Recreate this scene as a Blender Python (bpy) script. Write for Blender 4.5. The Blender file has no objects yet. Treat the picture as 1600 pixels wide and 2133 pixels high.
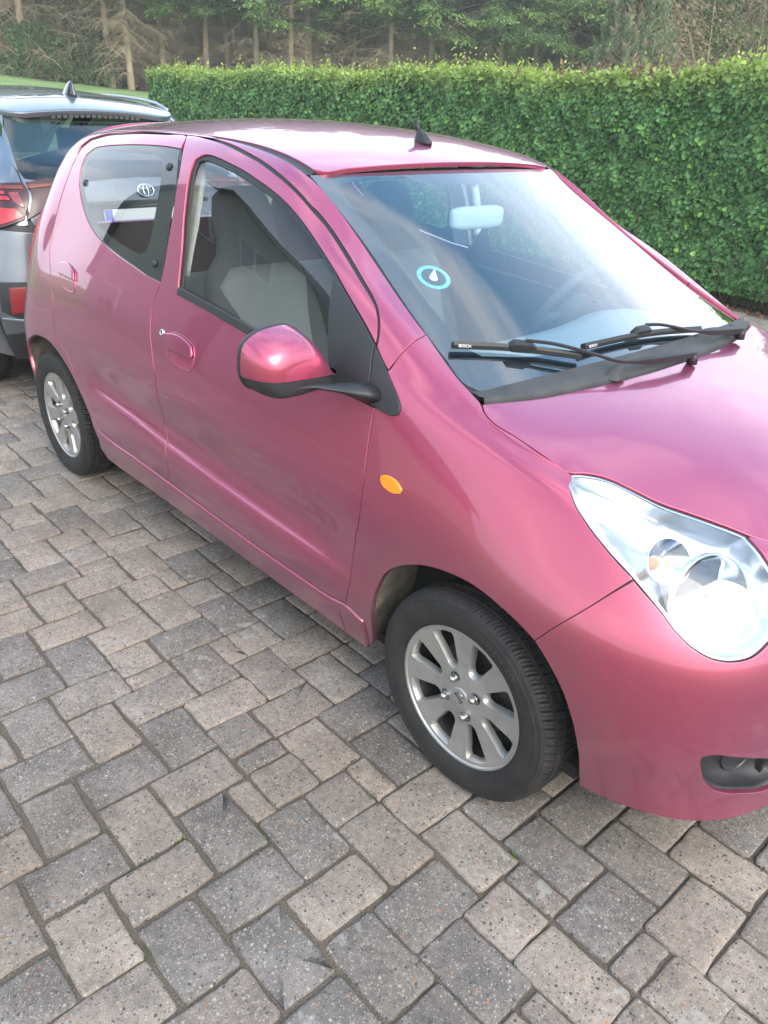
import bpy, bmesh, math, random
import numpy as np
from mathutils import Vector, Matrix
from mathutils.geometry import delaunay_2d_cdt
random.seed(7); RNG = np.random.default_rng(7)
sc = bpy.context.scene
COL = sc.collection
R = math.radians
# ---------------------------------------------------------------- camera
cd = bpy.data.cameras.new('camera'); cam = bpy.data.objects.new('camera', cd); COL.objects.link(cam)
cd.sensor_fit = 'HORIZONTAL'; cd.sensor_width = 36.0; cd.lens = 1642.57 / 1600 * 36
cd.clip_start = 0.05; cd.clip_end = 900
CAMP = np.array([0.9438, -1.9190, 1.5218]); _yaw, _pit, _rol = 2.39047, -0.475966, 0.0456864
_f = np.array([math.cos(_pit)*math.cos(_yaw), math.cos(_pit)*math.sin(_yaw), math.sin(_pit)])
_r = np.cross(_f, [0, 0, 1]); _r /= np.linalg.norm(_r); _u = np.cross(_r, _f)
_c, _s = math.cos(_rol), math.sin(_rol); _r, _u = _c*_r+_s*_u, -_s*_r+_c*_u
cam.matrix_world = Matrix(((_r[0], _u[0], -_f[0], CAMP[0]), (_r[1], _u[1], -_f[1], CAMP[1]), (_r[2], _u[2], -_f[2], CAMP[2]), (0, 0, 0, 1)))
sc.camera = cam
# ---------------------------------------------------------------- light
SUN_EL, SUN_AZ = R(36), R(-14)            # thin cloud in front of the sun, which stands ahead of the pink car
w = bpy.data.worlds.new('World'); sc.world = w; w.use_nodes = True
nt = w.node_tree; nt.nodes.clear()
def wn(t, **k):
    n = nt.nodes.new(t)
    for a, b in k.items(): setattr(n, a, b)
    return n
out = wn('ShaderNodeOutputWorld'); bg = wn('ShaderNodeBackground'); sky = wn('ShaderNodeTexSky')
sky.sky_type = 'NISHITA'; sky.sun_disc = False; sky.sun_elevation = SUN_EL; sky.sun_rotation = math.pi/2 - SUN_AZ
sky.air_density = 1.0; sky.dust_density = 2.0; sky.ozone_density = 1.0
tc = wn('ShaderNodeTexCoord'); mp = wn('ShaderNodeMapping'); mp.inputs['Scale'].default_value = (1, 1, 2.6); mp.inputs['Location'].default_value = (3.1, 1.7, 0.4)
nz = wn('ShaderNodeTexNoise'); nz.inputs['Scale'].default_value = 1.9; nz.inputs['Detail'].default_value = 7; nz.inputs['Roughness'].default_value = 0.56
rp = wn('ShaderNodeValToRGB'); rp.color_ramp.elements[0].position = 0.46; rp.color_ramp.elements[1].position = 0.70
mx = wn('ShaderNodeMix', data_type='RGBA'); mx.inputs['B'].default_value = (17.0, 17.2, 17.6, 1)
L = nt.links.new
L(tc.outputs['Generated'], mp.inputs['Vector']); L(mp.outputs[0], nz.inputs['Vector']); L(nz.outputs['Fac'], rp.inputs[0])
# bright thin cloud low down all round, broken cloud higher up
sx_ = wn('ShaderNodeSeparateXYZ'); L(tc.outputs['Generated'], sx_.inputs[0])
lw_ = wn('ShaderNodeMapRange'); lw_.inputs['From Min'].default_value = 0.74; lw_.inputs['From Max'].default_value = 0.38; L(sx_.outputs['Z'], lw_.inputs['Value'])
nz2 = wn('ShaderNodeMath', operation='MULTIPLY_ADD'); nz2.inputs[1].default_value = 0.55; nz2.inputs[2].default_value = 0.50; L(rp.outputs[0], nz2.inputs[0])
lm_ = wn('ShaderNodeMath', operation='MULTIPLY'); L(lw_.outputs[0], lm_.inputs[0]); L(nz2.outputs[0], lm_.inputs[1])
mxm = wn('ShaderNodeMath', operation='MAXIMUM', use_clamp=True); L(lm_.outputs[0], mxm.inputs[0]); L(rp.outputs[0], mxm.inputs[1])
L(mxm.outputs[0], mx.inputs['Factor']); 
veil = wn('ShaderNodeMix', data_type='RGBA'); veil.inputs['Factor'].default_value = 0.6; veil.inputs['B'].default_value = (3.7, 8.2, 13.9, 1)   # thin high veil
L(sky.outputs[0], veil.inputs['A']); L(veil.outputs['Result'], mx.inputs['A']); # wide bright aureole of the veiled sun
dp_ = wn('ShaderNodeVectorMath', operation='DOT_PRODUCT'); nrm_ = wn('ShaderNodeVectorMath', operation='NORMALIZE'); L(tc.outputs['Generated'], nrm_.inputs[0]); L(nrm_.outputs[0], dp_.inputs[0])
dp_.inputs[1].default_value = (math.cos(SUN_EL)*math.cos(SUN_AZ), math.cos(SUN_EL)*math.sin(SUN_AZ), math.sin(SUN_EL))
cl_ = wn('ShaderNodeClamp'); L(dp_.outputs['Value'], cl_.inputs['Value']); pw_ = wn('ShaderNodeMath', operation='POWER'); pw_.inputs[1].default_value = 10; L(cl_.outputs[0], pw_.inputs[0])
gl_ = wn('ShaderNodeMix', data_type='RGBA', blend_type='ADD'); gl_.inputs['B'].default_value = (30, 28, 25, 1); L(pw_.outputs[0], gl_.inputs['Factor']); L(mx.outputs['Result'], gl_.inputs['A'])
L(gl_.outputs['Result'], bg.inputs['Color'])
bg.inputs['Strength'].default_value = 0.15
L(bg.outputs[0], out.inputs['Surface'])
sl = bpy.data.lights.new('sun', 'SUN'); so = bpy.data.objects.new('sun', sl); COL.objects.link(so)
sl.energy = 1.5; sl.angle = R(34); sl.color = (1.0, 0.90, 0.76)
so.rotation_euler = Vector((math.cos(SUN_EL)*math.cos(SUN_AZ), math.cos(SUN_EL)*math.sin(SUN_AZ), math.sin(SUN_EL))).to_track_quat('Z', 'Y').to_euler()
so.location = (6, -2, 8)
sc.view_settings.view_transform = 'Standard'; sc.view_settings.look = 'None'; sc.view_settings.gamma = 1.0
sc.view_settings.use_curve_mapping = False
sc.view_settings.exposure = 0.44
sc.render.engine = 'CYCLES'
sc.cycles.use_denoising = True
sc.cycles.max_bounces = 10; sc.cycles.transparent_max_bounces = 16

# ---------------------------------------------------------------- helpers
MATS = {}
def mat(name, col=(.5,.5,.5), rough=.5, metal=0.0, coat=0.0, coat_rough=.03, spec=.5, noise=None, bump=None, trans=0.0, ior=1.45, emit=None):
    """Principled material; noise=(scale, amount, second colour) mottles the colour, bump=(scale, strength)"""
    if name in MATS: return MATS[name]
    m = bpy.data.materials.new(name); m.use_nodes = True; n = m.node_tree.nodes; l = m.node_tree.links
    b = n['Principled BSDF']
    b.inputs['Base Color'].default_value = (*col, 1); b.inputs['Roughness'].default_value = rough; b.inputs['Metallic'].default_value = metal
    b.inputs['Coat Weight'].default_value = coat; b.inputs['Coat Roughness'].default_value = coat_rough
    b.inputs['Specular IOR Level'].default_value = spec; b.inputs['Transmission Weight'].default_value = trans; b.inputs['IOR'].default_value = ior
    if noise or bump:
        t = n.new('ShaderNodeTexCoord')
    if noise:
        z = n.new('ShaderNodeTexNoise'); z.inputs['Scale'].default_value = noise[0]; z.inputs['Detail'].default_value = 6
        l.new(t.outputs['Object'], z.inputs['Vector'])
        r = n.new('ShaderNodeValToRGB'); r.color_ramp.elements[0].position = .5-noise[1]/2; r.color_ramp.elements[1].position = .5+noise[1]/2
        r.color_ramp.elements[0].color = (*col, 1); r.color_ramp.elements[1].color = (*noise[2], 1)
        l.new(z.outputs['Fac'], r.inputs[0]); l.new(r.outputs[0], b.inputs['Base Color'])
    if bump:
        z = n.new('ShaderNodeTexNoise'); z.inputs['Scale'].default_value = bump[0]; z.inputs['Detail'].default_value = 4
        l.new(t.outputs['Object'], z.inputs['Vector'])
        k = n.new('ShaderNodeBump'); k.inputs['Strength'].default_value = bump[1]; k.inputs['Distance'].default_value = .01
        l.new(z.outputs['Fac'], k.inputs['Height']); l.new(k.outputs[0], b.inputs['Normal'])
    if emit: b.inputs['Emission Color'].default_value = (*emit[:3], 1); b.inputs['Emission Strength'].default_value = emit[3]
    MATS[name] = m; return m
def tag(o, label=None, cat=None, group=None, kind=None):
    if label: o['label'] = label
    if cat: o['category'] = cat
    if group: o['group'] = group
    if kind: o['kind'] = kind
    return o
def empty(name, loc=(0,0,0), rz=0.0, parent=None):
    o = bpy.data.objects.new(name, None); COL.objects.link(o); o.location = loc; o.rotation_euler = (0,0,rz); o.parent = parent
    o.empty_display_size = .1
    return o
def link(name, me, m=None, parent=None):
    o = bpy.data.objects.new(name, me); COL.objects.link(o); o.parent = parent
    if m is not None and not len(me.materials): me.materials.append(m)
    return o
def mesh(name, V, F, smooth=False, normals=None):
    me = bpy.data.meshes.new(name); me.from_pydata([tuple(map(float,v)) for v in V], [], [tuple(map(int,f)) for f in F])
    if smooth: me.polygons.foreach_set('use_smooth', [True]*len(me.polygons))
    me.update()
    if normals is not None: me.normals_split_custom_set_from_vertices([tuple(map(float,n)) for n in normals])
    return me
def add(name, V, F, m, parent=None, smooth=False, normals=None):
    return link(name, mesh(name, V, F, smooth, normals), m, parent)
class MB:
    """collects simple shapes into one mesh"""
    def __init__(s): s.V=[]; s.F=[]; s.S=[]
    def raw(s, V, F, smooth=False):
        k=len(s.V); s.V += [tuple(map(float,v)) for v in V]; s.F += [tuple(int(i)+k for i in f) for f in F]; s.S += [smooth]*len(F); return s
    def box(s, lo, hi, M=None):
        V=[Vector((x,y,z)) for x in (lo[0],hi[0]) for y in (lo[1],hi[1]) for z in (lo[2],hi[2])]
        if M is not None: V=[M@v for v in V]
        return s.raw(V,[(0,1,3,2),(4,6,7,5),(0,4,5,1),(2,3,7,6),(0,2,6,4),(1,5,7,3)])
    def tube(s, P, r, n=10, cap=True, closed=False, flat=1.0):
        P=[Vector(p) for p in P]; rr=r if hasattr(r,'__len__') else [r]*len(P); V=[]; F=[]
        up=None
        for i,p in enumerate(P):
            a=P[i-1] if (i>0 or closed) else p; b=P[(i+1)%len(P)] if (i<len(P)-1 or closed) else p
            t=(b-a).normalized()
            if up is None: up=t.orthogonal().normalized()
            up=(up-t*up.dot(t)).normalized(); sd=t.cross(up)
            for k in range(n):
                q=2*math.pi*k/n; V.append(p+(up*math.cos(q)*flat+sd*math.sin(q))*rr[i])
        m=len(P)
        for i in range(m if closed else m-1):
            for k in range(n):
                F.append((i*n+k, i*n+(k+1)%n, ((i+1)%m)*n+(k+1)%n, ((i+1)%m)*n+k))
        if cap and not closed: F.append(tuple(range(n))[::-1]); F.append(tuple(range((m-1)*n,m*n)))
        return s.raw(V,F,True)
    def loft(s, rings, cap=True, closed=True, smooth=True):
        n=len(rings[0]); V=[v for r in rings for v in r]; F=[]
        for i in range(len(rings)-1):
            for k in range(n if closed else n-1):
                F.append((i*n+k,i*n+(k+1)%n,(i+1)*n+(k+1)%n,(i+1)*n+k))
        if cap: F.append(tuple(range(n))[::-1]); F.append(tuple(range((len(rings)-1)*n,len(rings)*n)))
        return s.raw(V,F,smooth)
    def build(s, name, m, parent=None):
        me=bpy.data.meshes.new(name); me.from_pydata(s.V,[],s.F); me.polygons.foreach_set('use_smooth', s.S); me.update()
        return link(name,me,m,parent)
def sharp(o, ang=35):
    """autosmooth: mark edges sharper than ang"""
    me=o.data; bm=bmesh.new(); bm.from_mesh(me); bmesh.ops.recalc_face_normals(bm, faces=bm.faces)
    for e in bm.edges: e.smooth = len(e.link_faces)==2 and e.calc_face_angle(0) < R(ang)
    for f in bm.faces: f.smooth=True
    bm.to_mesh(me); bm.free(); return o
def bevel(o, w=.004, seg=2, ang=30):
    me=o.data; bm=bmesh.new(); bm.from_mesh(me); bmesh.ops.remove_doubles(bm, verts=bm.verts, dist=1e-5)
    bmesh.ops.recalc_face_normals(bm, faces=bm.faces)
    es=[e for e in bm.edges if len(e.link_faces)==2 and e.calc_face_angle(0) > R(ang)]
    bmesh.ops.bevel(bm, geom=es, offset=w, segments=seg, affect='EDGES', profile=.6)
    for f in bm.faces: f.smooth=True
    for e in bm.edges: e.smooth = len(e.link_faces)==2 and e.calc_face_angle(0) < R(35)
    bm.to_mesh(me); bm.free(); return o
def crom(P, step=.008, corner=38, closed=False):
    """densify a polyline with Catmull-Rom, keeping corners sharper than `corner` degrees"""
    P=np.array(P,float); n=len(P)
    if n<3 and not closed: 
        k=max(1,int(np.linalg.norm(P[1]-P[0])/step)); return np.array([P[0]+(P[1]-P[0])*i/k for i in range(k)]+[P[1]])
    def tan(i):
        a=P[(i-1)%n] if (closed or i>0) else None; b=P[(i+1)%n] if (closed or i<n-1) else None
        if a is None or b is None: return None
        d1=P[i]-a; d2=b-P[i]; l1=np.linalg.norm(d1)+1e-12; l2=np.linalg.norm(d2)+1e-12
        if np.dot(d1,d2)/(l1*l2) < math.cos(R(corner)): return None
        return (d1/l1*l2+d2/l2*l1)/(l1+l2)
    T=[tan(i) for i in range(n)]; O=[]
    for i in range(n if closed else n-1):
        a=P[i]; b=P[(i+1)%n]; d=b-a; ln=np.linalg.norm(d)
        if ln<1e-9: continue
        ta=T[i] if T[i] is not None else None; tb=T[(i+1)%n]
        ta=d if ta is None else ta*ln; tb=d if tb is None else tb*ln
        k=max(1,int(round(ln/step)))
        for j in range(k):
            t=j/k; O.append((2*t**3-3*t**2+1)*a+(t**3-2*t**2+t)*ta+(-2*t**3+3*t**2)*b+(t**3-t**2)*tb)
    if not closed: O.append(P[-1])
    return np.array(O)
def inside(pts, poly):
    x,y=pts[:,0],pts[:,1]; r=np.zeros(len(pts),bool); px,py=poly[:,0],poly[:,1]; qx,qy=np.roll(px,-1),np.roll(py,-1)
    for a,b,c,d in zip(px,py,qx,qy):
        if b==d: continue
        m=((b>y)!=(d>y)) & (x < (c-a)*(y-b)/(d-b)+a); r^=m
    return r
def dist_poly(pts, poly):
    a=poly; b=np.roll(poly,-1,0); D=np.full(len(pts),1e9)
    for p,q in zip(a,b):
        d=q-p; l=d@d
        t=np.clip(((pts-p)@d)/(l+1e-15),0,1); e=pts-(p+t[:,None]*d); D=np.minimum(D,(e*e).sum(1))
    return np.sqrt(D)
def cdt(poly, holes=(), step=.012):
    """triangulated inside of a polygon: boundary points first (outline, then holes), then a hexagonal grid"""
    loops=[np.asarray(poly)]+[np.asarray(h) for h in holes]
    lo=loops[0].min(0); hi=loops[0].max(0)
    gy=np.arange(lo[1],hi[1],step*.87); G=[]
    for i,y in enumerate(gy):
        xs=np.arange(lo[0]+(i%2)*step/2,hi[0],step); G.append(np.stack([xs,np.full_like(xs,y)],1))
    G=np.concatenate(G) if G else np.zeros((0,2))
    k=inside(G,loops[0])
    for h in loops[1:]: k&=~inside(G,h)
    G=G[k]
    for h in loops: 
        if len(G): G=G[dist_poly(G,h)>step*.4]
    V=[];E=[]
    for h in loops:
        s=len(V); V+=[Vector((float(a),float(b))) for a,b in h]; E+=[(s+i,s+(i+1)%len(h)) for i in range(len(h))]
    nb=len(V); V+=[Vector((float(a),float(b))) for a,b in G]
    ov,oe,of,orig,_,_=delaunay_2d_cdt(V,E,[],0,1e-7)
    ov=np.array([tuple(v) for v in ov]); F=np.array([f for f in of if len(f)==3],int)
    c=ov[F].mean(1); k=inside(c,loops[0])
    for h in loops[1:]: k&=~inside(c,h)
    F=F[k]
    a=ov[F]; ar=(a[:,1,0]-a[:,0,0])*(a[:,2,1]-a[:,0,1])-(a[:,2,0]-a[:,0,0])*(a[:,1,1]-a[:,0,1])
    F[ar<0]=F[ar<0][:,::-1]; F=F[np.abs(ar)>1e-12]
    return ov,F
def spl(u, P):
    """natural cubic spline through P at knots u"""
    u=np.asarray(u,float); P=np.asarray(P,float); n=len(u); h=np.diff(u)
    A=np.zeros((n,n)); Q=np.zeros(P.shape); A[0,0]=A[-1,-1]=1
    for i in range(1,n-1):
        A[i,i-1]=h[i-1]; A[i,i]=2*(h[i-1]+h[i]); A[i,i+1]=h[i]; Q[i]=3*((P[i+1]-P[i])/h[i]-(P[i]-P[i-1])/h[i-1])
    M=np.linalg.solve(A,Q.reshape(n,-1)).reshape(P.shape)
    def f(x):
        x=np.asarray(x,float); i=np.clip(np.searchsorted(u,x,side='right')-1,0,n-2)
        d=(x-u[i]).reshape(x.shape+(1,)*(P.ndim-1)); hh=h[i].reshape(d.shape)
        b=(P[i+1]-P[i])/hh-hh*(2*M[i]+M[i+1])/3
        return P[i]+d*(b+d*(M[i]+d*(M[i+1]-M[i])/(3*hh)))
    return f
class Surf:
    """smooth wrap-round body surface through a grid of points: rows from the sill up, columns from the rear centre to the nose centre (right side, y<0)"""
    def __init__(s, P, lo, hi):
        mir=lambda A:A*np.array([1,-1,1])
        Pm=np.concatenate([mir(P[:,2:0:-1]),P,mir(P[:,-2:-4:-1])],1)
        ds=np.linalg.norm(np.diff(Pm,axis=1),axis=2).mean(0); u=np.concatenate([[0],np.cumsum(ds)]); u-=u[2]
        dt=np.linalg.norm(np.diff(P,axis=0),axis=2)[:,lo:hi].mean(1); s.v=np.concatenate([[0],np.cumsum(dt)])
        s.us=u[2:2+P.shape[1]]; s.umax=s.us[-1]; s.vmax=s.v[-1]; s.fs=spl(u,Pm.transpose(1,0,2)); s.extra=None
    def ev0(s, uv):
        uv=np.atleast_2d(np.asarray(uv,float)); uu,inv=np.unique(np.round(uv[:,0],7),return_inverse=True); inv=inv.ravel()
        P=s.fs(uu).transpose(1,0,2); u=s.v; n=len(u); h=np.diff(u); x=uv[:,1]
        i=np.clip(np.searchsorted(u,x,side='right')-1,0,n-2)
        A=np.zeros((n,n)); Q=np.zeros(P.shape); A[0,0]=A[-1,-1]=1
        for k in range(1,n-1):
            A[k,k-1]=h[k-1]; A[k,k]=2*(h[k-1]+h[k]); A[k,k+1]=h[k]; Q[k]=3*((P[k+1]-P[k])/h[k]-(P[k]-P[k-1])/h[k-1])
        M=np.linalg.solve(A,Q.reshape(n,-1)).reshape(P.shape)
        d=(x-u[i])[:,None]; hh=h[i][:,None]; Mi=M[i,inv]; Mj=M[i+1,inv]; Pi=P[i,inv]; Pj=P[i+1,inv]
        return Pi+d*((Pj-Pi)/hh-hh*(2*Mi+Mj)/3+d*(Mi+d*(Mj-Mi)/(3*hh)))
    def ev(s, uv):
        P=s.ev0(uv)
        return s.extra(P) if s.extra else P
    def jac(s, uv, e=4e-4):
        uv=np.atleast_2d(uv); a=(s.ev(uv+[e,0])-s.ev(uv-[e,0]))/(2*e); b=(s.ev(uv+[0,e])-s.ev(uv-[0,e]))/(2*e)
        n=np.cross(a,b); n/=np.linalg.norm(n,axis=1)[:,None]+1e-12; return a,b,n
class Poly:
    """very smooth height field, symmetric in y: z = sum c_ij x^i |y|^(2j)"""
    def __init__(s, pts, terms, wts=None):
        P=np.array(pts,float); s.t=terms; A=s.k(P[:,:2]); w_=np.ones(len(P)) if wts is None else np.asarray(wts)
        s.c=np.linalg.lstsq(A*w_[:,None],P[:,2]*w_,rcond=None)[0]; s.res=np.abs(A@s.c-P[:,2]).max(); s.sign=1.0
    def k(s, x): return np.stack([x[:,0]**i*(x[:,1]**2)**j for i,j in s.t],1)
    def ev(s, x):
        x=np.atleast_2d(x); return np.c_[x,s.k(x)@s.c]
    def jac(s, x, e=4e-4):
        x=np.atleast_2d(x); a=(s.ev(x+[e,0])-s.ev(x-[e,0]))/(2*e); b=(s.ev(x+[0,e])-s.ev(x-[0,e]))/(2*e)
        n=np.cross(a,b); n/=np.linalg.norm(n,axis=1)[:,None]+1e-12; return a,b,n
class Height:
    """smooth height field z(x,y) through points (thin plate spline)"""
    def __init__(s, pts, lam=1e-5):
        P=np.array(pts,float); s.p=P[:,:2]; n=len(P)
        K=s.k(s.p)+lam*np.eye(n); Q=np.c_[np.ones(n),s.p]; A=np.zeros((n+3,n+3)); A[:n,:n]=K; A[:n,n:]=Q; A[n:,:n]=Q.T
        s.c=np.linalg.solve(A,np.r_[P[:,2],0,0,0])
    def k(s, x):
        r=((x[:,None]-s.p[None])**2).sum(-1); return .5*r*np.log(r+1e-12)
    def ev(s, x):
        x=np.atleast_2d(x); z=s.k(x)@s.c[:-3]+s.c[-3]+x@s.c[-2:]; return np.c_[x,z]
    def jac(s, x, e=4e-4):
        x=np.atleast_2d(x); a=(s.ev(x+[e,0])-s.ev(x-[e,0]))/(2*e); b=(s.ev(x+[0,e])-s.ev(x-[0,e]))/(2*e)
        n=np.cross(a,b); n/=np.linalg.norm(n,axis=1)[:,None]+1e-12; return a,b,n
def panel(S, outline, holes=(), inset=.0015, off=0.0, flange=.014, roll=.0018, step=.012, keep=None, mirror=True, dense=.008):
    """a sheet cut out of surface S along outlines given in its parameters: rolled edges, a flange turned inwards, true surface normals.
    keep(uv)->bool marks outline points that get no inset, roll or flange (a plane of symmetry)"""
    loops=[]
    for q,lp in enumerate([outline]+list(holes)):
        lp=np.asarray(lp,float); ar=np.sum(lp[:,0]*np.roll(lp[:,1],-1)-np.roll(lp[:,0],-1)*lp[:,1])
        if (ar>0)!=(q==0): lp=lp[::-1]
        k=np.linalg.norm(lp-np.roll(lp,1,0),axis=1)>1e-6; loops.append(lp[k])
    L3=[]; uvl=[]
    for lp in loops:
        P=S.ev(lp); a,b,n=S.jac(lp)
        t1=P-np.roll(P,1,0); t2=np.roll(P,-1,0)-P
        t1/=np.linalg.norm(t1,axis=1)[:,None]+1e-12; t2/=np.linalg.norm(t2,axis=1)[:,None]+1e-12
        i1=np.cross(n,t1); i2=np.cross(n,t2); m=i1+i2; m/=np.linalg.norm(m,axis=1)[:,None]+1e-12
        cs=np.clip((m*i1).sum(1),.45,1); m=m/cs[:,None]
        kp=np.zeros(len(lp),bool) if keep is None else np.array([keep(x) for x in lp])
        d=(inset+roll)*np.where(kp,0,1)
        g11=(a*a).sum(1); g12=(a*b).sum(1); g22=(b*b).sum(1); ra=(a*m).sum(1); rb=(b*m).sum(1); det=g11*g22-g12**2+1e-12
        du=(g22*ra-g12*rb)/det; dv=(g11*rb-g12*ra)/det
        nu=lp+np.stack([du,dv],1)*d[:,None]
        uvl.append(nu); L3.append((m,kp))
    V2,F=cdt(uvl[0],uvl[1:],step)
    P=S.ev(V2); _,_,N=S.jac(V2)
    # outward: surfaces are given so that n=a x b points inwards or outwards consistently
    sg=S.sign; V=list(P+N*sg*off); NN=list(N*sg); FF=[tuple(f) if sg>0 else tuple(f[::-1]) for f in F]
    nb=sum(len(x) for x in uvl); s0=0
    for lp,(m,kp) in zip(uvl,L3):
        n=len(lp); idx=np.arange(s0,s0+n); s0+=n
        Pb=S.ev(lp); _,_,Nb=S.jac(lp); Nb=Nb*sg; base=Pb+Nb*off; o=-m
        prev=list(idx)
        rings=[(roll*.7,roll*.3,.75),(roll,roll,.2)] if roll>0 else []
        if flange>0: rings.append((roll,flange,0.0))
        for (do,dp,wn_) in rings:
            k=len(V); R3=base+o*do-Nb*dp
            for j in range(n):
                V.append(base[j] if kp[j] else R3[j]); nn=Nb[j]*wn_+o[j]*(1-wn_); NN.append(Nb[j] if kp[j] else nn/np.linalg.norm(nn))
            for j in range(n):
                j2=(j+1)%n
                if kp[j] and kp[j2]: continue
                f=(prev[j],prev[j2],k+j2,k+j)
                FF.append(f[::-1] if sg>0 else f)
            prev=[k+j for j in range(n)]
    return np.array(V),FF,np.array(NN)
def flip(V,F,N=None):
    V=np.array(V)*[1,-1,1]; F=[f[::-1] for f in F]
    return (V,F) if N is None else (V,F,np.array(N)*[1,-1,1])

# ---------------------------------------------------------------- ground: block paving, field, wood floor
def node_mat(name):
    m=bpy.data.materials.new(name); m.use_nodes=True; n=m.node_tree.nodes; l=m.node_tree.links
    return m,n,l,n['Principled BSDF']
def N_(n,t,**k):
    x=n.new(t)
    for a,b in k.items():
        if a.startswith('in_'): x.inputs[a[3:].replace('_',' ')].default_value=b
        else: setattr(x,a,b)
    return x
def ramp(n,stops,interp='LINEAR'):
    r=n.new('ShaderNodeValToRGB'); r.color_ramp.interpolation=interp; e=r.color_ramp.elements
    while len(e)<len(stops): e.new(.5)
    for i,(p,c) in enumerate(stops): e[i].position=p; e[i].color=(*c,1)
    return r
def paver_material():
    m,n,l,b=node_mat('concrete block with exposed aggregate'); g=N_(n,'ShaderNodeNewGeometry'); oi=N_(n,'ShaderNodeObjectInfo')
    ad=N_(n,'ShaderNodeMath',operation='ADD'); l.new(g.outputs['Random Per Island'],ad.inputs[0]); l.new(oi.outputs['Random'],ad.inputs[1])
    fr=N_(n,'ShaderNodeMath',operation='FRACT'); l.new(ad.outputs[0],fr.inputs[0])
    base=ramp(n,[(0,(.165,.151,.143)),(.24,(.183,.167,.156)),(.32,(.222,.197,.177)),(.55,(.246,.215,.190)),(.64,(.265,.229,.200)),(.86,(.290,.248,.214)),(1,(.208,.176,.158))]); l.new(fr.outputs[0],base.inputs[0])
    pos=g.outputs['Position']
    def noise(s,d=5,r=.6): z=N_(n,'ShaderNodeTexNoise'); z.inputs['Scale'].default_value=s; z.inputs['Detail'].default_value=d; z.inputs['Roughness'].default_value=r; l.new(pos,z.inputs['Vector']); return z
    def mixc(fac,a,col=None,colsock=None,mode='MIX',f=None):
        x=N_(n,'ShaderNodeMix',data_type='RGBA',blend_type=mode)
        if fac is not None: l.new(fac,x.inputs['Factor'])
        if f is not None: x.inputs['Factor'].default_value=f
        l.new(a,x.inputs['A'])
        if colsock is not None: l.new(colsock,x.inputs['B'])
        else: x.inputs['B'].default_value=(*col,1)
        return x.outputs['Result']
    # large blotches of wear, fine sand grain
    z1=noise(9,6); r1=ramp(n,[(.3,(.72,.72,.72)),(.7,(1.22,1.2,1.18))]); l.new(z1.outputs['Fac'],r1.inputs[0]); c=mixc(None,base.outputs[0],colsock=r1.outputs[0],mode='MULTIPLY',f=1)
    z2=noise(420,3,.7); r2=ramp(n,[(.28,(.55,.55,.55)),(.72,(1.42,1.42,1.42))]); l.new(z2.outputs['Fac'],r2.inputs[0]); c=mixc(None,c,colsock=r2.outputs[0],mode='MULTIPLY',f=1)
    # aggregate grains: pale, dark and orange pebbles of different size
    vs=[]
    def grains(scale,thr,colr,jit=1.0,gate=None):
        v=N_(n,'ShaderNodeTexVoronoi',feature='F1'); v.inputs['Scale'].default_value=scale; v.inputs['Randomness'].default_value=jit; l.new(pos,v.inputs['Vector'])
        lt=N_(n,'ShaderNodeMath',operation='LESS_THAN'); l.new(v.outputs['Distance'],lt.inputs[0]); lt.inputs[1].default_value=thr
        sp=N_(n,'ShaderNodeSeparateColor'); l.new(v.outputs['Color'],sp.inputs[0])
        gt=N_(n,'ShaderNodeMath',operation='GREATER_THAN'); l.new(sp.outputs[0],gt.inputs[0]); gt.inputs[1].default_value=gate
        mu=N_(n,'ShaderNodeMath',operation='MULTIPLY'); l.new(lt.outputs[0],mu.inputs[0]); l.new(gt.outputs[0],mu.inputs[1])
        rr=ramp(n,colr,'CONSTANT'); l.new(sp.outputs[1],rr.inputs[0]); return mu.outputs[0],rr.outputs[0],v.outputs['Distance']
    f,cc,_=grains(170,.42,[(0,(.095,.092,.092)),(.24,(.27,.23,.20)),(.6,(.15,.14,.13)),(.8,(.33,.30,.27))],gate=.62); c=mixc(f,c,colsock=cc)
    f,cc,_=grains(105,.36,[(0,(.075,.073,.075)),(.40,(.30,.20,.14)),(.55,(.36,.33,.29)),(.75,(.24,.20,.17)),(.90,(.33,.17,.09))],gate=.83); c=mixc(f,c,colsock=cc)
    f,cc,_=grains(300,.34,[(0,(.40,.38,.35)),(.6,(.30,.28,.25)),(.85,(.50,.48,.46))],gate=.84); c=mixc(f,c,colsock=cc)
    z5=noise(60,6,.7); r5=ramp(n,[(.30,(.62,.60,.58)),(.55,(1.05,1.04,1.03)),(.75,(1.2,1.18,1.15))]); l.new(z5.outputs['Fac'],r5.inputs[0]); c=mixc(None,c,colsock=r5.outputs[0],mode='MULTIPLY',f=.8)
    # pale lichen spots on some blocks
    z3=noise(26,4,.55); z4=noise(3.1,2); mu=N_(n,'ShaderNodeMath',operation='MULTIPLY'); l.new(z3.outputs['Fac'],mu.inputs[0]); l.new(z4.outputs['Fac'],mu.inputs[1])
    r3=ramp(n,[(.365,(0,0,0)),(.40,(1,1,1))]); l.new(mu.outputs[0],r3.inputs[0]); m3=N_(n,'ShaderNodeMath',operation='MULTIPLY'); m3.inputs[1].default_value=.55; l.new(r3.outputs[0],m3.inputs[0]); c=mixc(m3.outputs[0],c,(.34,.34,.32))
    # broad soiling: brown dust and darker traffic film over many blocks
    z6=noise(1.3,5,.6); r6=ramp(n,[(.35,(.80,.76,.71)),(.55,(1,.985,.965)),(.75,(1.06,1.04,1.01))]); l.new(z6.outputs['Fac'],r6.inputs[0]); c=mixc(None,c,colsock=r6.outputs[0],mode='MULTIPLY',f=1)
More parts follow.
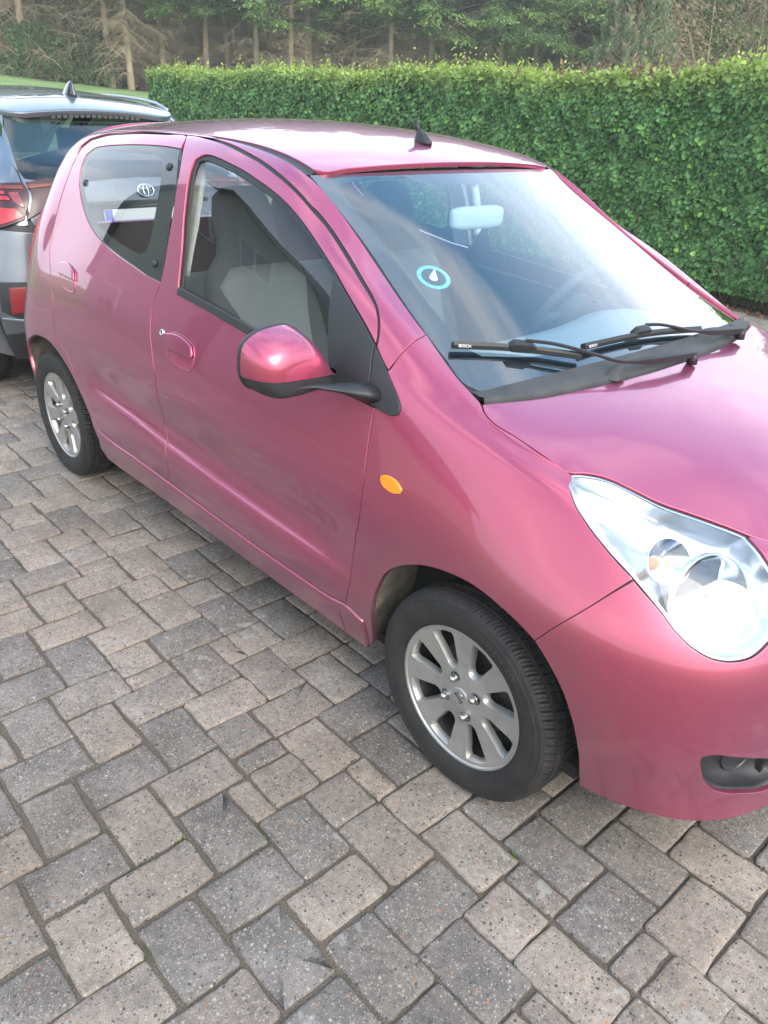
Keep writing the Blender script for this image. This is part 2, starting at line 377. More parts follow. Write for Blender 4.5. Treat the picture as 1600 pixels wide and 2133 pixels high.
    z7=noise(16,6,.65); r7_=ramp(n,[(.60,(0,0,0)),(.74,(.5,.5,.5))]); l.new(z7.outputs['Fac'],r7_.inputs[0]); c=mixc(r7_.outputs[0],c,(.095,.078,.062))
    l.new(c,b.inputs['Base Color']); b.inputs['Roughness'].default_value=.86; b.inputs['Specular IOR Level'].default_value=.3
    bp=N_(n,'ShaderNodeBump'); bp.inputs['Strength'].default_value=.8; bp.inputs['Distance'].default_value=.005
    zb=noise(190,6,.75); l.new(zb.outputs['Fac'],bp.inputs['Height']); l.new(bp.outputs[0],b.inputs['Normal'])
    return m
PAVE=paver_material()
def soil_material():
    m,n,l,b=node_mat('joint soil and moss'); g=N_(n,'ShaderNodeNewGeometry')
    z=N_(n,'ShaderNodeTexNoise'); z.inputs['Scale'].default_value=260; z.inputs['Detail'].default_value=5; l.new(g.outputs['Position'],z.inputs['Vector'])
    r=ramp(n,[(.3,(.055,.042,.030)),(.55,(.105,.082,.062)),(.75,(.19,.155,.125))]); l.new(z.outputs['Fac'],r.inputs[0])
    z2=N_(n,'ShaderNodeTexNoise'); z2.inputs['Scale'].default_value=7; z2.inputs['Detail'].default_value=6; l.new(g.outputs['Position'],z2.inputs['Vector'])
    r2=ramp(n,[(.56,(0,0,0)),(.68,(.8,.8,.8))]); l.new(z2.outputs['Fac'],r2.inputs[0])
    mx_=N_(n,'ShaderNodeMix',data_type='RGBA'); l.new(r2.outputs[0],mx_.inputs['Factor']); l.new(r.outputs[0],mx_.inputs['A']); mx_.inputs['B'].default_value=(.038,.045,.014,1)
    l.new(mx_.outputs['Result'],b.inputs['Base Color']); b.inputs['Roughness'].default_value=.95
    bp=N_(n,'ShaderNodeBump'); bp.inputs['Strength'].default_value=.8; bp.inputs['Distance'].default_value=.006; l.new(z.outputs['Fac'],bp.inputs['Height']); l.new(bp.outputs[0],b.inputs['Normal'])
    return m
MM=.0682
X0,X1,Y0,Y1=-10.5,3.4,-5.2,5.18
# drive sheet: joint soil, gently lumpy where the joints show
drive=add('driveway',[(X0-.3,Y0-.3,-.0078),(X1+.3,Y0-.3,-.0078),(X1+.3,Y1+.06,-.0078),(X0-.3,Y1+.06,-.0078)],[(0,1,2,3)],soil_material()); tag(drive,kind='structure')
def paver_geo(w,h,rng,n=5,fine=True):
    """tumbled block: uneven rounded outline, rounded arris, slightly domed top; w x h metres"""
    rc=rng.uniform(.005,.012); P=[]
    for cx,cy,a0 in ((w/2-rc,h/2-rc,0),(-w/2+rc,h/2-rc,90),(-w/2+rc,-h/2+rc,180),(w/2-rc,-h/2+rc,270)):
        k=rng.uniform(.75,1.25)
        for t in ((0,45,90) if fine else (15,75)): P.append((cx+rc*math.cos(R(a0+t))*k+(1-k)*rc*.7*math.copysign(1,cx),cy+rc*math.sin(R(a0+t))*k+(1-k)*rc*.7*math.copysign(1,cy)))
    if fine:
        Q=[]
        for i,p in enumerate(P):
            q=P[(i+1)%len(P)]; Q.append(p)
            d=math.hypot(q[0]-p[0],q[1]-p[1]); m_=3 if d>.06 else (1 if d>.03 else 0)
            for j in range(m_): t=(j+1)/(m_+1); Q.append((p[0]+(q[0]-p[0])*t,p[1]+(q[1]-p[1])*t))
        P=Q
    P=np.array(P); 
    if fine: P=P+rng.normal(0,.0015,P.shape)
    L=np.linalg.norm(P,axis=1)[:,None]; I=P-P/L*.0028; I2=P-P/L*.009
    k=len(P); z=lambda a,s: np.full(k,a)+rng.normal(0,s,k)
    V=np.concatenate([np.c_[P*1.0,z(-.03,0)],np.c_[P,z(-.0042,.0006)],np.c_[I,z(-.0012,.0004)],np.c_[I2,z(0,.00025)],[[0,0,.0006]]])
    F=[(r*k+i,r*k+(i+1)%k,(r+1)*k+(i+1)%k,(r+1)*k+i) for r in range(3) for i in range(k)]+[(3*k+i,3*k+(i+1)%k,4*k) for i in range(k)]
    return V,F
tiles=[]; rng=np.random.default_rng(11)
A0x,A0y=-.033,-1.493
for i in range(-120,121):
    for j in range(-80,81):
        for kind,(ox,oy) in enumerate(((0,0),(-2.5,.5))):
            cx=A0x+MM*(2*i-3*j+ox); cy=A0y+MM*(2*i+3*j+oy)
            if X0<cx<X1 and Y0<cy<Y1: tiles.append((cx,cy,kind))
pieces=[]
for cx,cy,kind in tiles:
    W_,H_=(3*MM,2*MM) if kind==0 else (2*MM,3*MM)
    q=rng.random(); near=cy<-1.12
    isC=abs(cx+.100)<.09 and abs(cy+1.02)<.09
    if isC or (q<.16 and not near) or (near and q<.03):
        # one block cut down to a square plus a narrow filler
        s_=rng.choice([-1,1])
        if kind==0: pieces+=[(cx+s_*MM*.5,cy,2*MM,H_),(cx-s_*MM,cy,MM,H_)]
        else: pieces+=[(cx,cy+s_*MM*.5,W_,2*MM),(cx,cy-s_*MM,W_,MM)]
    else: pieces.append((cx,cy,W_,H_))
CAM2=CAMP
def shown(p):
    d=np.array([p[0],p[1],0])-CAMP; z=d@_f
    if z<.3: return -1,0
    x=800+1642.57*(d@_r)/z; y=1066.5-1642.57*(d@_u)/z
    if not(-90<x<1690 and -60<y<2260): return -1,0
    under=(-2.75<p[0]<.55 and -.62<p[1]<.75) or (-8<p[0]<-3.3 and -.6<p[1]<1)
    beyond=p[1]>.7 and not (p[0]>-3.2 and p[1]>4.3)
    return (0 if under or beyond else p[2]*p[3]/z**3),z
sz=[shown(p)[0] for p in pieces]; order=np.argsort(sz)[::-1]; top=set(order[:300].tolist())
protos={}
def gap(): return rng.uniform(.007,.0125)
def joint_w(p): return .0064+.0042*min(1,max(0,(-1.0-p[1])/.5))
farV=[];farF=[];far2=[]
nfar=0
for idx,p in enumerate(pieces):
    g_=joint_w(p)+rng.uniform(-.0025,.0032); w_,h_=p[2]-g_,p[3]-g_
    if idx in top:
        V,F=paver_geo(w_,h_,rng); V=V[:]; 
        o=add('paver',V,F,PAVE,drive,True); o.location=(p[0]+rng.normal(0,.002),p[1]+rng.normal(0,.002),rng.normal(0,.0015)); o.rotation_euler=(rng.normal(0,.010),rng.normal(0,.008),rng.normal(0,.016))
    elif sz[idx]>=0 or abs(p[1])<5.3:
        key=(round(p[2],3),round(p[3],3))
        if key not in protos: protos[key]=[paver_geo(p[2]-.0072,p[3]-.0072,rng,fine=False) for _ in range(6)]
        V,F=protos[key][rng.integers(6)]; a=rng.normal(0,.012); c_,s_=math.cos(a),math.sin(a)
        Vw=np.c_[V[:,0]*c_-V[:,1]*s_+p[0],V[:,0]*s_+V[:,1]*c_+p[1],V[:,2]+rng.normal(0,.0014)+V[:,0]*rng.normal(0,.01)]
        farV.append(Vw); farF.append((np.array([f if len(f)==4 else (*f,-1) for f in F]),nfar)); nfar+=len(V)
def fast_mesh(name,V,quads,m,parent=None,smooth=False,attr=None):
    """quads: (n,4) int array, -1 in the last place marks a triangle"""
    me=bpy.data.meshes.new(name); V=np.asarray(V,np.float32); Q=np.asarray(quads); tri=Q[:,3]<0
    tot=np.where(tri,3,4); start=np.concatenate([[0],np.cumsum(tot)[:-1]]); li=Q.ravel()[(~(np.arange(4)[None]==3)|(~tri)[:,None]).ravel()]
    me.vertices.add(len(V)); me.vertices.foreach_set('co',V.ravel()); me.loops.add(len(li)); me.loops.foreach_set('vertex_index',li.astype(np.int32))
    me.polygons.add(len(Q)); me.polygons.foreach_set('loop_start',start.astype(np.int32)); me.polygons.foreach_set('loop_total',tot.astype(np.int32))
    if smooth: me.polygons.foreach_set('use_smooth',np.ones(len(Q),bool))
    if attr is not None:
        at_=me.color_attributes.new('tint','FLOAT_COLOR','POINT'); at_.data.foreach_set('color',np.c_[attr,np.ones(len(attr))].astype(np.float32).ravel())
    me.update(calc_edges=True); me.validate(); return link(name,me,m,parent)
fq=np.concatenate([np.where(f<0,-1,f+s) for f,s in farF]); pv=fast_mesh('far_paving_blocks',np.concatenate(farV),fq,PAVE,drive); pv['kind']='stuff'
# terrain beyond the drive: grass field rising to the wood
def hgt(x,y):
    d=-.86*x+.51*y; t=np.clip((d-7)/18,0,1); s=t*t*(3-2*t); lat=(.51*x+.86*y)
    return s*(1.92-.075*np.clip(lat+6.8,0,12))
def terrain():
    xs=np.linspace(-95,60,156); ys=np.linspace(-70,95,166); Xg,Yg=np.meshgrid(xs,ys,indexing='ij'); Z=hgt(Xg,Yg)-.045
    V=np.stack([Xg,Yg,Z],-1).reshape(-1,3); n=len(ys); i=np.arange(len(xs)-1)[:,None]*n+np.arange(n-1)[None]; Q=np.stack([i,i+n,i+n+1,i+1],-1).reshape(-1,4)
    m,nn,l,b=node_mat('field grass and wood floor'); g=N_(nn,'ShaderNodeNewGeometry')
    z=N_(nn,'ShaderNodeTexNoise'); z.inputs['Scale'].default_value=1.2; z.inputs['Detail'].default_value=8; l.new(g.outputs['Position'],z.inputs['Vector'])
    r=ramp(nn,[(.3,(.11,.19,.06)),(.6,(.17,.26,.09)),(.8,(.22,.28,.12))]); l.new(z.outputs['Fac'],r.inputs[0])
    sx=N_(nn,'ShaderNodeSeparateXYZ'); l.new(g.outputs['Position'],sx.inputs[0])
    d1=N_(nn,'ShaderNodeMath',operation='MULTIPLY'); d1.inputs[1].default_value=-.80; l.new(sx.outputs['X'],d1.inputs[0]); d2=N_(nn,'ShaderNodeMath',operation='MULTIPLY_ADD'); d2.inputs[1].default_value=.60; l.new(sx.outputs['Y'],d2.inputs[0]); l.new(d1.outputs[0],d2.inputs[2])
    gt=N_(nn,'ShaderNodeMapRange'); gt.inputs['From Min'].default_value=24.6; gt.inputs['From Max'].default_value=26.0; l.new(d2.outputs[0],gt.inputs['Value'])
    mx_=N_(nn,'ShaderNodeMix',data_type='RGBA'); l.new(gt.outputs[0],mx_.inputs['Factor']); l.new(r.outputs[0],mx_.inputs['A']); mx_.inputs['B'].default_value=(.085,.060,.035,1)
    l.new(mx_.outputs['Result'],b.inputs['Base Color']); b.inputs['Roughness'].default_value=.95
    o=fast_mesh('ground',V,Q,m,smooth=True); tag(o,kind='structure')
terrain()
# ---------------------------------------------------------------- foliage helpers
def leaf_cloud(P,D,N,Ln,Wd,C,fold=.18,shape='leaf'):
    """leaves at P pointing along D, facing N; returns verts, quads, colours"""
    D=D/np.linalg.norm(D,axis=1)[:,None]; N=N-D*(N*D).sum(1)[:,None]; N/=np.linalg.norm(N,axis=1)[:,None]+1e-9; S_=np.cross(D,N)
    if shape=='leaf': prof=[(0,0,0),(.42,.26,1),(.40,.64,1),(0,1,0),(-.40,.64,1),(-.42,.26,1)]; q=[(0,1,2,3),(0,3,4,5)]
    else: prof=[(-.35,0,0),(.35,0,0),(.12,1,0),(-.12,1,0)]; q=[(0,1,2,3)]
    k=len(prof); V=np.zeros((len(P),k,3))
    for i,(a,b,f) in enumerate(prof): V[:,i]=P+S_*(a*Wd)[:,None]+D*(b*Ln)[:,None]+N*(f*fold*Wd)[:,None]
    Q=(np.arange(len(P))*k)[:,None,None]+np.array(q)[None]; return V.reshape(-1,3),Q.reshape(-1,4),np.repeat(C,k,0)
def leaf_mat(name,trans=.38,rough=.55,mul=1.0):
    m,n,l,b=node_mat(name); a=N_(n,'ShaderNodeVertexColor',layer_name='tint'); b.inputs['Roughness'].default_value=rough; b.inputs['Specular IOR Level'].default_value=.22
    l.new(a.outputs[0],b.inputs['Base Color']); tl=N_(n,'ShaderNodeBsdfTranslucent'); l.new(a.outputs[0],tl.inputs[0]); ms=N_(n,'ShaderNodeMixShader'); ms.inputs[0].default_value=trans
    l.new(b.outputs[0],ms.inputs[1]); l.new(tl.outputs[0],ms.inputs[2]); l.new(ms.outputs[0],n['Material Output'].inputs['Surface']); return m
HL=np.random.default_rng(5)
# ---------------------------------------------------------------- beech hedge
def hedge():
    root=empty('hedge',(-6,5.8,0)); tag(root,'long clipped beech hedge with fresh yellow green top shoots behind the pink car','hedge')
    xa,xb=-14.2,2.6; yf=lambda x: 5.40-.035*(x+2.3); th=.95; top=lambda x: 1.84+.03*np.sin(x*1.7)+.02*np.sin(x*4.1)
    rg=HL; Vs=[];Qs=[];Cs=[];off=0
    def put(P,D,N,Ln,Wd,C):
        nonlocal off
        V,Q,C2=leaf_cloud(P,D,N,Ln,Wd,C); Vs.append(V);Qs.append(Q+off);Cs.append(C2);off+=len(V)
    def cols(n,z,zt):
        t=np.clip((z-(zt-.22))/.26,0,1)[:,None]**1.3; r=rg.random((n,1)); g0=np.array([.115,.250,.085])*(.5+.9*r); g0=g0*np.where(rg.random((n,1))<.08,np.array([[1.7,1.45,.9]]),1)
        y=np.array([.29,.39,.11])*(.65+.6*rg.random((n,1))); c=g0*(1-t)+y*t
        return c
    # front face, clumped in and out
    n=138000; x=rg.uniform(xa,xb,n); x=np.where(rg.random(n)<.45,rg.uniform(-6.5,0,n),x); z=rg.uniform(.05,1,n)**.92*top(x)
    bump=.035*np.sin(x*5.1+z*3)+.035*np.sin(x*11.3-z*9.2+1)+.03*np.sin(z*13.+x*2.)+.03*np.sin(x*23+z*17)
    dep=rg.gamma(1.3,.035,n)+bump*.5; y=yf(x)+.02+dep; zt=top(x)
    rnd=rg.normal(0,1,(n,3)); N=np.stack([rnd[:,0]*.45,-1+rnd[:,1]*.35,.55+rnd[:,2]*.4],1); D=np.stack([rnd[:,1]*.9,-.35+rnd[:,2]*.25,-.55+rnd[:,0]*.55],1)
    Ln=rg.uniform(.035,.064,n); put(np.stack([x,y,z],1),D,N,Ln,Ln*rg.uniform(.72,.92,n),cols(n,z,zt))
    # left end face
    n=9000; y=rg.uniform(0,th,n); z=rg.uniform(.05,1,n)*1.85; x=xa+rg.gamma(1.3,.05,n)-.03*np.sin(y*9+z*7); rnd=rg.normal(0,1,(n,3))
    put(np.stack([x,yf(xa)+y,z],1),np.stack([-.4+rnd[:,0]*.2,rnd[:,1]*.9,-.5+rnd[:,2]*.5],1),np.stack([-1+rnd[:,0]*.3,rnd[:,1]*.4,.5+rnd[:,2]*.4],1),rg.uniform(.045,.075,n),rg.uniform(.035,.06,n),cols(n,z,np.full(n,1.85)))
    # top, with upright young shoots
    n=26000; x=rg.uniform(xa,xb,n); y=yf(x)+rg.uniform(0,th,n)**1.0; z=top(x)+rg.normal(0,.03,n); rnd=rg.normal(0,1,(n,3))
    put(np.stack([x,y,z],1),np.stack([rnd[:,0],rnd[:,1]-.3,.4+rnd[:,2]*.5],1),np.stack([rnd[:,1]*.6,-.5+rnd[:,2]*.5,1+rnd[:,0]*.3],1),rg.uniform(.04,.07,n),rg.uniform(.03,.055,n),cols(n,z+.1,top(x)))
    ns=2600; sx=rg.uniform(xa,xb,ns); sy=yf(sx)+rg.uniform(-.02,th*.8,ns); hh=rg.gamma(2.2,.030,ns)+.03; hh[rg.random(ns)<.03]+=.12; red=rg.random(ns)<np.where((sx>-4.9)&(sx<-3.3),.5,.05)
    for k in range(5):
        f=(k+.6)/5; keep=rg.random(ns)<.9; m_=keep.sum(); P=np.stack([sx+rg.normal(0,.01,ns),sy,top(sx)+hh*f],1)[keep]; rnd=rg.normal(0,1,(m_,3))
        C=np.array([.34,.43,.10])*(.6+.7*rg.random((m_,1))); C=np.where(red[keep][:,None],np.array([.26,.14,.10])*(.6+.7*rg.random((m_,1))),C)
        put(P,np.stack([rnd[:,0]*.9,rnd[:,1]*.9,.8+rnd[:,2]*.3],1),rnd+np.array([0,-.6,.2]),rg.uniform(.03,.06,m_),rg.uniform(.02,.04,m_),C)
    o=fast_mesh('foliage',np.concatenate(Vs),np.concatenate(Qs),leaf_mat('beech leaves'),root,attr=np.concatenate(Cs)); o['kind']='stuff'; o.parent=root; o.matrix_parent_inverse=Matrix.Translation((6,-5.8,0))
    # twiggy dark inside
    mb=MB(); 
    for xx in np.linspace(xa+.2,xb-.2,33)[:-1]:
        x2=xx+(xb-xa-.4)/32; mb.raw([(xx,yf(xx)+.16,0),(x2,yf(x2)+.16,0),(x2,yf(x2)+th,0),(xx,yf(xx)+th,0),(xx,yf(xx)+.16,1.76),(x2,yf(x2)+.16,1.76),(x2,yf(x2)+th-.1,1.76),(xx,yf(xx)+th-.1,1.76)],[(0,1,5,4),(3,2,6,7),(4,5,6,7),(0,3,7,4),(1,2,6,5)])
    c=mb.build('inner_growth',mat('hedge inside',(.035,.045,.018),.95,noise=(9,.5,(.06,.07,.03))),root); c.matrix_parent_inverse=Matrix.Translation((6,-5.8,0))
    mb=MB()
    for _ in range(420):
        xx=rg.uniform(-5,1.5); p=[(xx,yf(xx)+rg.uniform(.05,.5),-.03)]; 
        for k in range(3): p.append((p[-1][0]+rg.normal(0,.05),p[-1][1]+rg.normal(-.03,.05),p[-1][2]+rg.uniform(.1,.25)))
        mb.tube(p,[.008,.006,.005,.003],5)
    c=mb.build('stems',mat('hedge stems',(.07,.055,.04),.9),root); c['kind']='stuff'; c.matrix_parent_inverse=Matrix.Translation((6,-5.8,0))
    # soil and dry leaves under the hedge
    s_=add('soil_bed',[(xa,5.2+.0,-.02),(xb+3,5.2,-.02),(xb+3,6.9,-.02),(xa,6.9,-.02)],[(0,1,2,3)],mat('bed soil',(.05,.038,.026),.95,noise=(14,.5,(.10,.075,.05)))); tag(s_,kind='structure')
    n=900; P=np.stack([rg.uniform(-5,1,n),rg.uniform(5.12,5.5,n),np.full(n,-.012)],1); rnd=rg.normal(0,1,(n,3)); V,Q,C=leaf_cloud(P,np.stack([rnd[:,0],rnd[:,1],np.full(n,.1)],1),np.stack([rnd[:,2]*.3,rnd[:,1]*.3,np.ones(n)],1),rg.uniform(.03,.06,n),rg.uniform(.02,.04,n),np.array([.16,.085,.04])*(.5+rg.random((n,1))))
    o=fast_mesh('fallen_leaves',V,Q,leaf_mat('dry leaves',.1,.8),attr=C); tag(o,kind='stuff')
hedge()
# small weeds in the joints
def weed(x,y,s,label,seed):
    rg=np.random.default_rng(seed); n=16; a=rg.uniform(0,2*math.pi,n); D=np.stack([np.cos(a),np.sin(a),rg.uniform(.3,1.3,n)],1); P=np.tile([0,0,-.010],(n,1))+D*np.array([[.3,.3,.2]])*.008*s
    V,Q,C=leaf_cloud(P,D,np.tile([0,0,1.],(n,1))+rg.normal(0,.2,(n,3)),rg.uniform(.008,.016,n)*s,rg.uniform(.004,.007,n)*s,np.array([.10,.17,.03])*(.7+.6*rg.random((n,1))))
    o=fast_mesh('weed',V,Q,MATS.get('weedmat') or MATS.setdefault('weedmat',leaf_mat('weed leaves')),attr=C); o.location=(x,y,0); tag(o,label,'weed','weeds in the paving joints')
weed(-.273,-1.378,1.25,'tiny green star shaped weed in the joint at the lower left of the paving',1)
weed(-.156,-1.229,.8,'second small weed right of the star shaped weed, squeezed in a paving joint',2)
weed(.253,-.808,1.0,'small green weed in the joint below the front tyre of the pink car',3)
weed(-.02,-.86,.7,'faint small weed in the joint just left of the front tyre of the pink car',4)
# ---------------------------------------------------------------- the wood
BARK=mat('spruce bark',(.36,.27,.18),.9,noise=(6,.6,(.50,.40,.28)),bump=(30,.4)); DEAD=mat('dead spruce twigs',(.27,.21,.135),.9,noise=(3,.5,(.40,.32,.21)))
def sticks(segs,sides=3):
    """segs: arrays a,b,ra,rb -> tapered prisms"""
    a=np.array([s[0] for s in segs],float); b=np.array([s[1] for s in segs],float); ra=np.array([s[2] for s in segs]); rb=np.array([s[3] for s in segs])
    t=b-a; t/=np.linalg.norm(t,axis=1)[:,None]+1e-9; u=np.cross(t,[.31,.17,.93]); u/=np.linalg.norm(u,axis=1)[:,None]+1e-9; v=np.cross(t,u); n=len(a); V=np.zeros((n,2*sides,3))
    for k in range(sides):
        q=2*math.pi*k/sides; d=u*math.cos(q)+v*math.sin(q); V[:,k]=a+d*ra[:,None]; V[:,sides+k]=b+d*rb[:,None]
    Q=np.array([(k,(k+1)%sides,sides+(k+1)%sides,sides+k) for k in range(sides)]); return V.reshape(-1,3),((np.arange(n)*2*sides)[:,None,None]+Q[None]).reshape(-1,4)
NEED=leaf_mat('spruce needles',.3,.6)
def spruce(seed,name,H=13,green0=3.4,dead=70,lush=1.0,tr=.13,warm=1.0):
    rg=np.random.default_rng(seed); root=empty(name,(0,0,0))
    zz=np.linspace(0,H,12); bend=np.cumsum(rg.normal(0,.02,(12,2)),0); mb=MB(); mb.tube([(bend[i,0],bend[i,1],zz[i]) for i in range(12)],[tr*(1.15 if i==0 else 1)*(1-zz[i]/H*.93) for i in range(12)],9); mb.build('trunk',BARK,root)
    segs=[]
    for _ in range(dead):
        z=rg.uniform(.35,5.6); a=rg.uniform(0,2*math.pi); L=rg.uniform(.6,2.3)*(.75+.25*min(1,z/2)); n=5; p=np.array([np.interp(z,zz,bend[:,0]),np.interp(z,zz,bend[:,1]),z]); d=np.array([math.cos(a),math.sin(a),rg.uniform(-.25,.25)]); r=rg.uniform(.005,.011)
        for k in range(n):
            q=p+d*L/n; segs.append((p,q,r*(1-k/n*.75),r*(1-(k+1)/n*.75)))
            if k>0:
                for s_ in range(4):
                    e=np.cross(d,[0,0,1])*rg.choice([-1,1])*rg.uniform(.4,1)+d*.5+np.array([0,0,-rg.uniform(.05,.5)]); l=rg.uniform(.18,.55); m_=p+e*l*.55+np.array([0,0,-.02]); segs.append((p,m_,r*.45,r*.32)); segs.append((m_,m_+e*l*.45+np.array([0,0,-.09]),r*.32,r*.15))
            p=q; d=d+np.array([rg.normal(0,.09),rg.normal(0,.09),-rg.uniform(.0,.13)])
    V,Q=sticks(segs); o=fast_mesh('dead_branches',V,Q,DEAD,root); o['kind']='stuff'
    P=[];D=[];N=[];C=[];Ln=[];segs=[]
    z=green0
    while z<H-.3:
        L0=2.5*(1-(z-green0)/(H-green0))**.8+.25
        for a in rg.uniform(0,2*math.pi,int(6*lush)+1):
            L=L0*rg.uniform(.6,1.1); d=np.array([math.cos(a),math.sin(a),.05]); b0=np.array([np.interp(z,zz,bend[:,0]),np.interp(z,zz,bend[:,1]),z+rg.normal(0,.12)]); segs.append((b0,b0+d*L+np.array([0,0,-.28*L]),.018,.005))
            m_=int(90*L*lush)+10; t=rg.uniform(.22,1,m_)**.8; side=rg.normal(0,.20,m_)*L*.45*(1-t*.4); base=b0+d[None]*(L*t)[:,None]; base[:,2]+=-.30*L*t**1.6-np.abs(rg.normal(0,.09,m_))+.05; sd=np.cross(d,[0,0,1]); base+=sd*side[:,None]
            P.append(base); D.append(d*.7+sd*np.sign(side)[:,None]*.5+np.stack([rg.normal(0,.2,m_),rg.normal(0,.2,m_),-.35+rg.normal(0,.25,m_)],1)); N.append(np.stack([rg.normal(0,.3,m_),rg.normal(0,.3,m_),np.ones(m_)],1))
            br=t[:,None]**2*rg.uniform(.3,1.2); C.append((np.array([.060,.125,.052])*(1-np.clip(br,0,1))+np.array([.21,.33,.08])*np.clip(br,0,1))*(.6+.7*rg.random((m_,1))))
            Ln.append(rg.uniform(.07,.16,m_))
        z+=rg.uniform(.28,.46)
    P=np.concatenate(P);D=np.concatenate(D);N=np.concatenate(N);C=np.concatenate(C);Ln=np.concatenate(Ln)
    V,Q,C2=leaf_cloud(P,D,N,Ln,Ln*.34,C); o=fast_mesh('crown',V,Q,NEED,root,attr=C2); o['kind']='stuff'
    V,Q=sticks(segs); o=fast_mesh('branches',V,Q,DEAD,root); o['kind']='stuff'
    return root
def spruce_row(r): return None
T=[spruce(21,'spruce_tree',7.0,2.9,150,1.2,.105),spruce(22,'spruce_tree',6.6,2.8,140,1.4,.11),spruce(23,'spruce_tree',7.4,3.2,170,1.2,.095),spruce(24,'spruce_tree',6.9,3.1,150,1.3,.115)]
def copy_thing(o):
    c=o.copy(); COL.objects.link(c)
    for ch in o.children:
        d=ch.copy(); COL.objects.link(d); d.parent=c
    return c
# photo columns of the trunks along the wood's edge, with distance
EDGE=[(12,27.2),(58,26.5),(128,27.5),(165,28.8),(228,26.5),(242,27.8),(268,26.2),(300,29),(342,27.6),(380,28.3),(412,29.4),(430,27.4),(478,28.0),(535,26.8),(612,26.5),(644,26.8),(735,27.5),(790,28),(815,26.2),(855,27.6),(893,26.4),(928,26.8),(972,27.6),(1018,26.2),(1048,25.8),(1118,26.3),(1198,26.6),(1258,26.5),(1408,26.5),(1468,27),(1540,27)]
words_l=['slim pale','bare lower','leaning brown','straight warm brown','thin twiggy','pale barked','thick barked','dark barked']
ordn=['first','second','third','fourth','fifth','sixth','seventh','eighth','ninth','tenth','eleventh','twelfth','thirteenth','fourteenth','fifteenth','sixteenth','seventeenth','eighteenth','nineteenth','twentieth','twenty-first','twenty-second','twenty-third','twenty-fourth','twenty-fifth','twenty-sixth','twenty-seventh','twenty-eighth','twenty-ninth','thirtieth','thirty-first']
used=set(); rgT=np.random.default_rng(9)
def dirpx(px,py=110):
    d=_f+_r*(px-800)/1642.57-_u*(py-1066.5)/1642.57; d=d/np.hypot(d[0],d[1]); return d
for i,(px,dist) in enumerate(EDGE):
    k=i%4; o=T[k] if k not in used else copy_thing(T[k]); used.add(k)
    d=dirpx(px); x,y=CAMP[0]+d[0]*dist,CAMP[1]+d[1]*dist; o.location=(x,y,float(hgt(x,y))-.05); o.rotation_euler=(rgT.normal(0,.015),rgT.normal(0,.015),rgT.uniform(0,6.28)); s_=rgT.uniform(.88,1.12); o.scale=(s_,s_,s_)
    nm=ordn[i]
    tag(o,f'{words_l[(i*3)%8]} spruce with dead lower branches, {nm} from the left along the wood edge' if px<1500 else f'{words_l[(i*3)%8]} spruce behind the brown bush at the right end of the wood edge','tree','spruces along the wood edge')
for r_,(d0,n,off) in enumerate(((30.5,24,0),(34,24,20),(38.5,24,5))):
    for i in range(n):
        px=-160+off+(1940/n)*(i+rgT.uniform(-.3,.3)); d=dirpx(px); dist=d0+rgT.uniform(-1.2,1.2); x,y=CAMP[0]+d[0]*dist,CAMP[1]+d[1]*dist
        o=copy_thing(T[rgT.integers(4)]); o.location=(x,y,float(hgt(x,y))-.05); o.rotation_euler=(0,0,rgT.uniform(0,6.28)); s_=rgT.uniform(.85,1.15); o.scale=(s_,s_,s_)
        tag(o,'spruce standing in the shade inside the wood behind the edge trees','tree','spruces deeper in the wood')
# understorey bushes at the left, the grey green young pine and the brown bush at the right
def bush(name,px,dist,wd,ht,c0,c1,n,label,cat,seed,up=0.0,leaf=(.06,.12),z0=0.0,wid=.55,stemcol=None,group=None):
    rg=np.random.default_rng(seed); d=dirpx(px); x,y=CAMP[0]+d[0]*dist,CAMP[1]+d[1]*dist; root=empty(name,(x,y,float(hgt(x,y))-.05)); tag(root,label,cat,group)
    a=rg.uniform(0,2*math.pi,n); zz=rg.uniform(0,1,n)**.85; env=np.sqrt(np.clip(1-(2*np.clip(zz-.25,0,1)/1.5)**2,0.05,1))
    lump=1+.22*np.sin(a*3+zz*7+seed)+.15*np.sin(a*7-zz*11); rr=wd/2*env*lump*rg.uniform(.35,1,n)**.5
    P=np.stack([rr*np.cos(a),rr*np.sin(a),z0+zz*ht],1); out_=np.stack([np.cos(a),np.sin(a),np.full(n,.3+up)],1); rnd=rg.normal(0,.5,(n,3)); Ln=rg.uniform(*leaf,n); t=rg.random((n,1)); C=(np.array(c0)*(1-t)+np.array(c1)*t)
    V,Q,C2=leaf_cloud(P,out_*np.array([1-.8*min(up/2,1),1-.8*min(up/2,1),1])+rnd*.6,out_+rnd,Ln,Ln*wid,C); f=fast_mesh('foliage',V,Q,MATS.get('bushmat') or MATS.setdefault('bushmat',leaf_mat('bush leaves',.3,.6)),root,attr=C2); f['kind']='stuff'
    segs=[]
    for _ in range(16):
        aa=rg.uniform(0,6.28); p=np.array([0,0,0.]); dd=np.array([math.cos(aa)*.5,math.sin(aa)*.5,1])
        for k in range(4): q=p+dd*ht*.24*rg.uniform(.7,1.2); segs.append((p,q,.02*(1-k*.2),.02*(.8-k*.2))); p=q; dd=dd+rg.normal(0,.25,3)
    V,Q=sticks(segs); s_=fast_mesh('stem',V,Q,DEAD,root); s_['kind']='stuff'; return root
GB='green bushes under the left spruces'
bush('ivy_bush',78,26.4,1.7,1.3,(.08,.15,.06),(.15,.23,.09),5200,'low green bush at the foot of the wood, left of the ivy column','bush',31,group=GB)
bush('ivy_bush',124,27.4,1.1,3.8,(.07,.14,.05),(.16,.25,.09),5200,'tall column of ivy climbing a trunk near the left edge of the wood','ivy',32,group=GB)
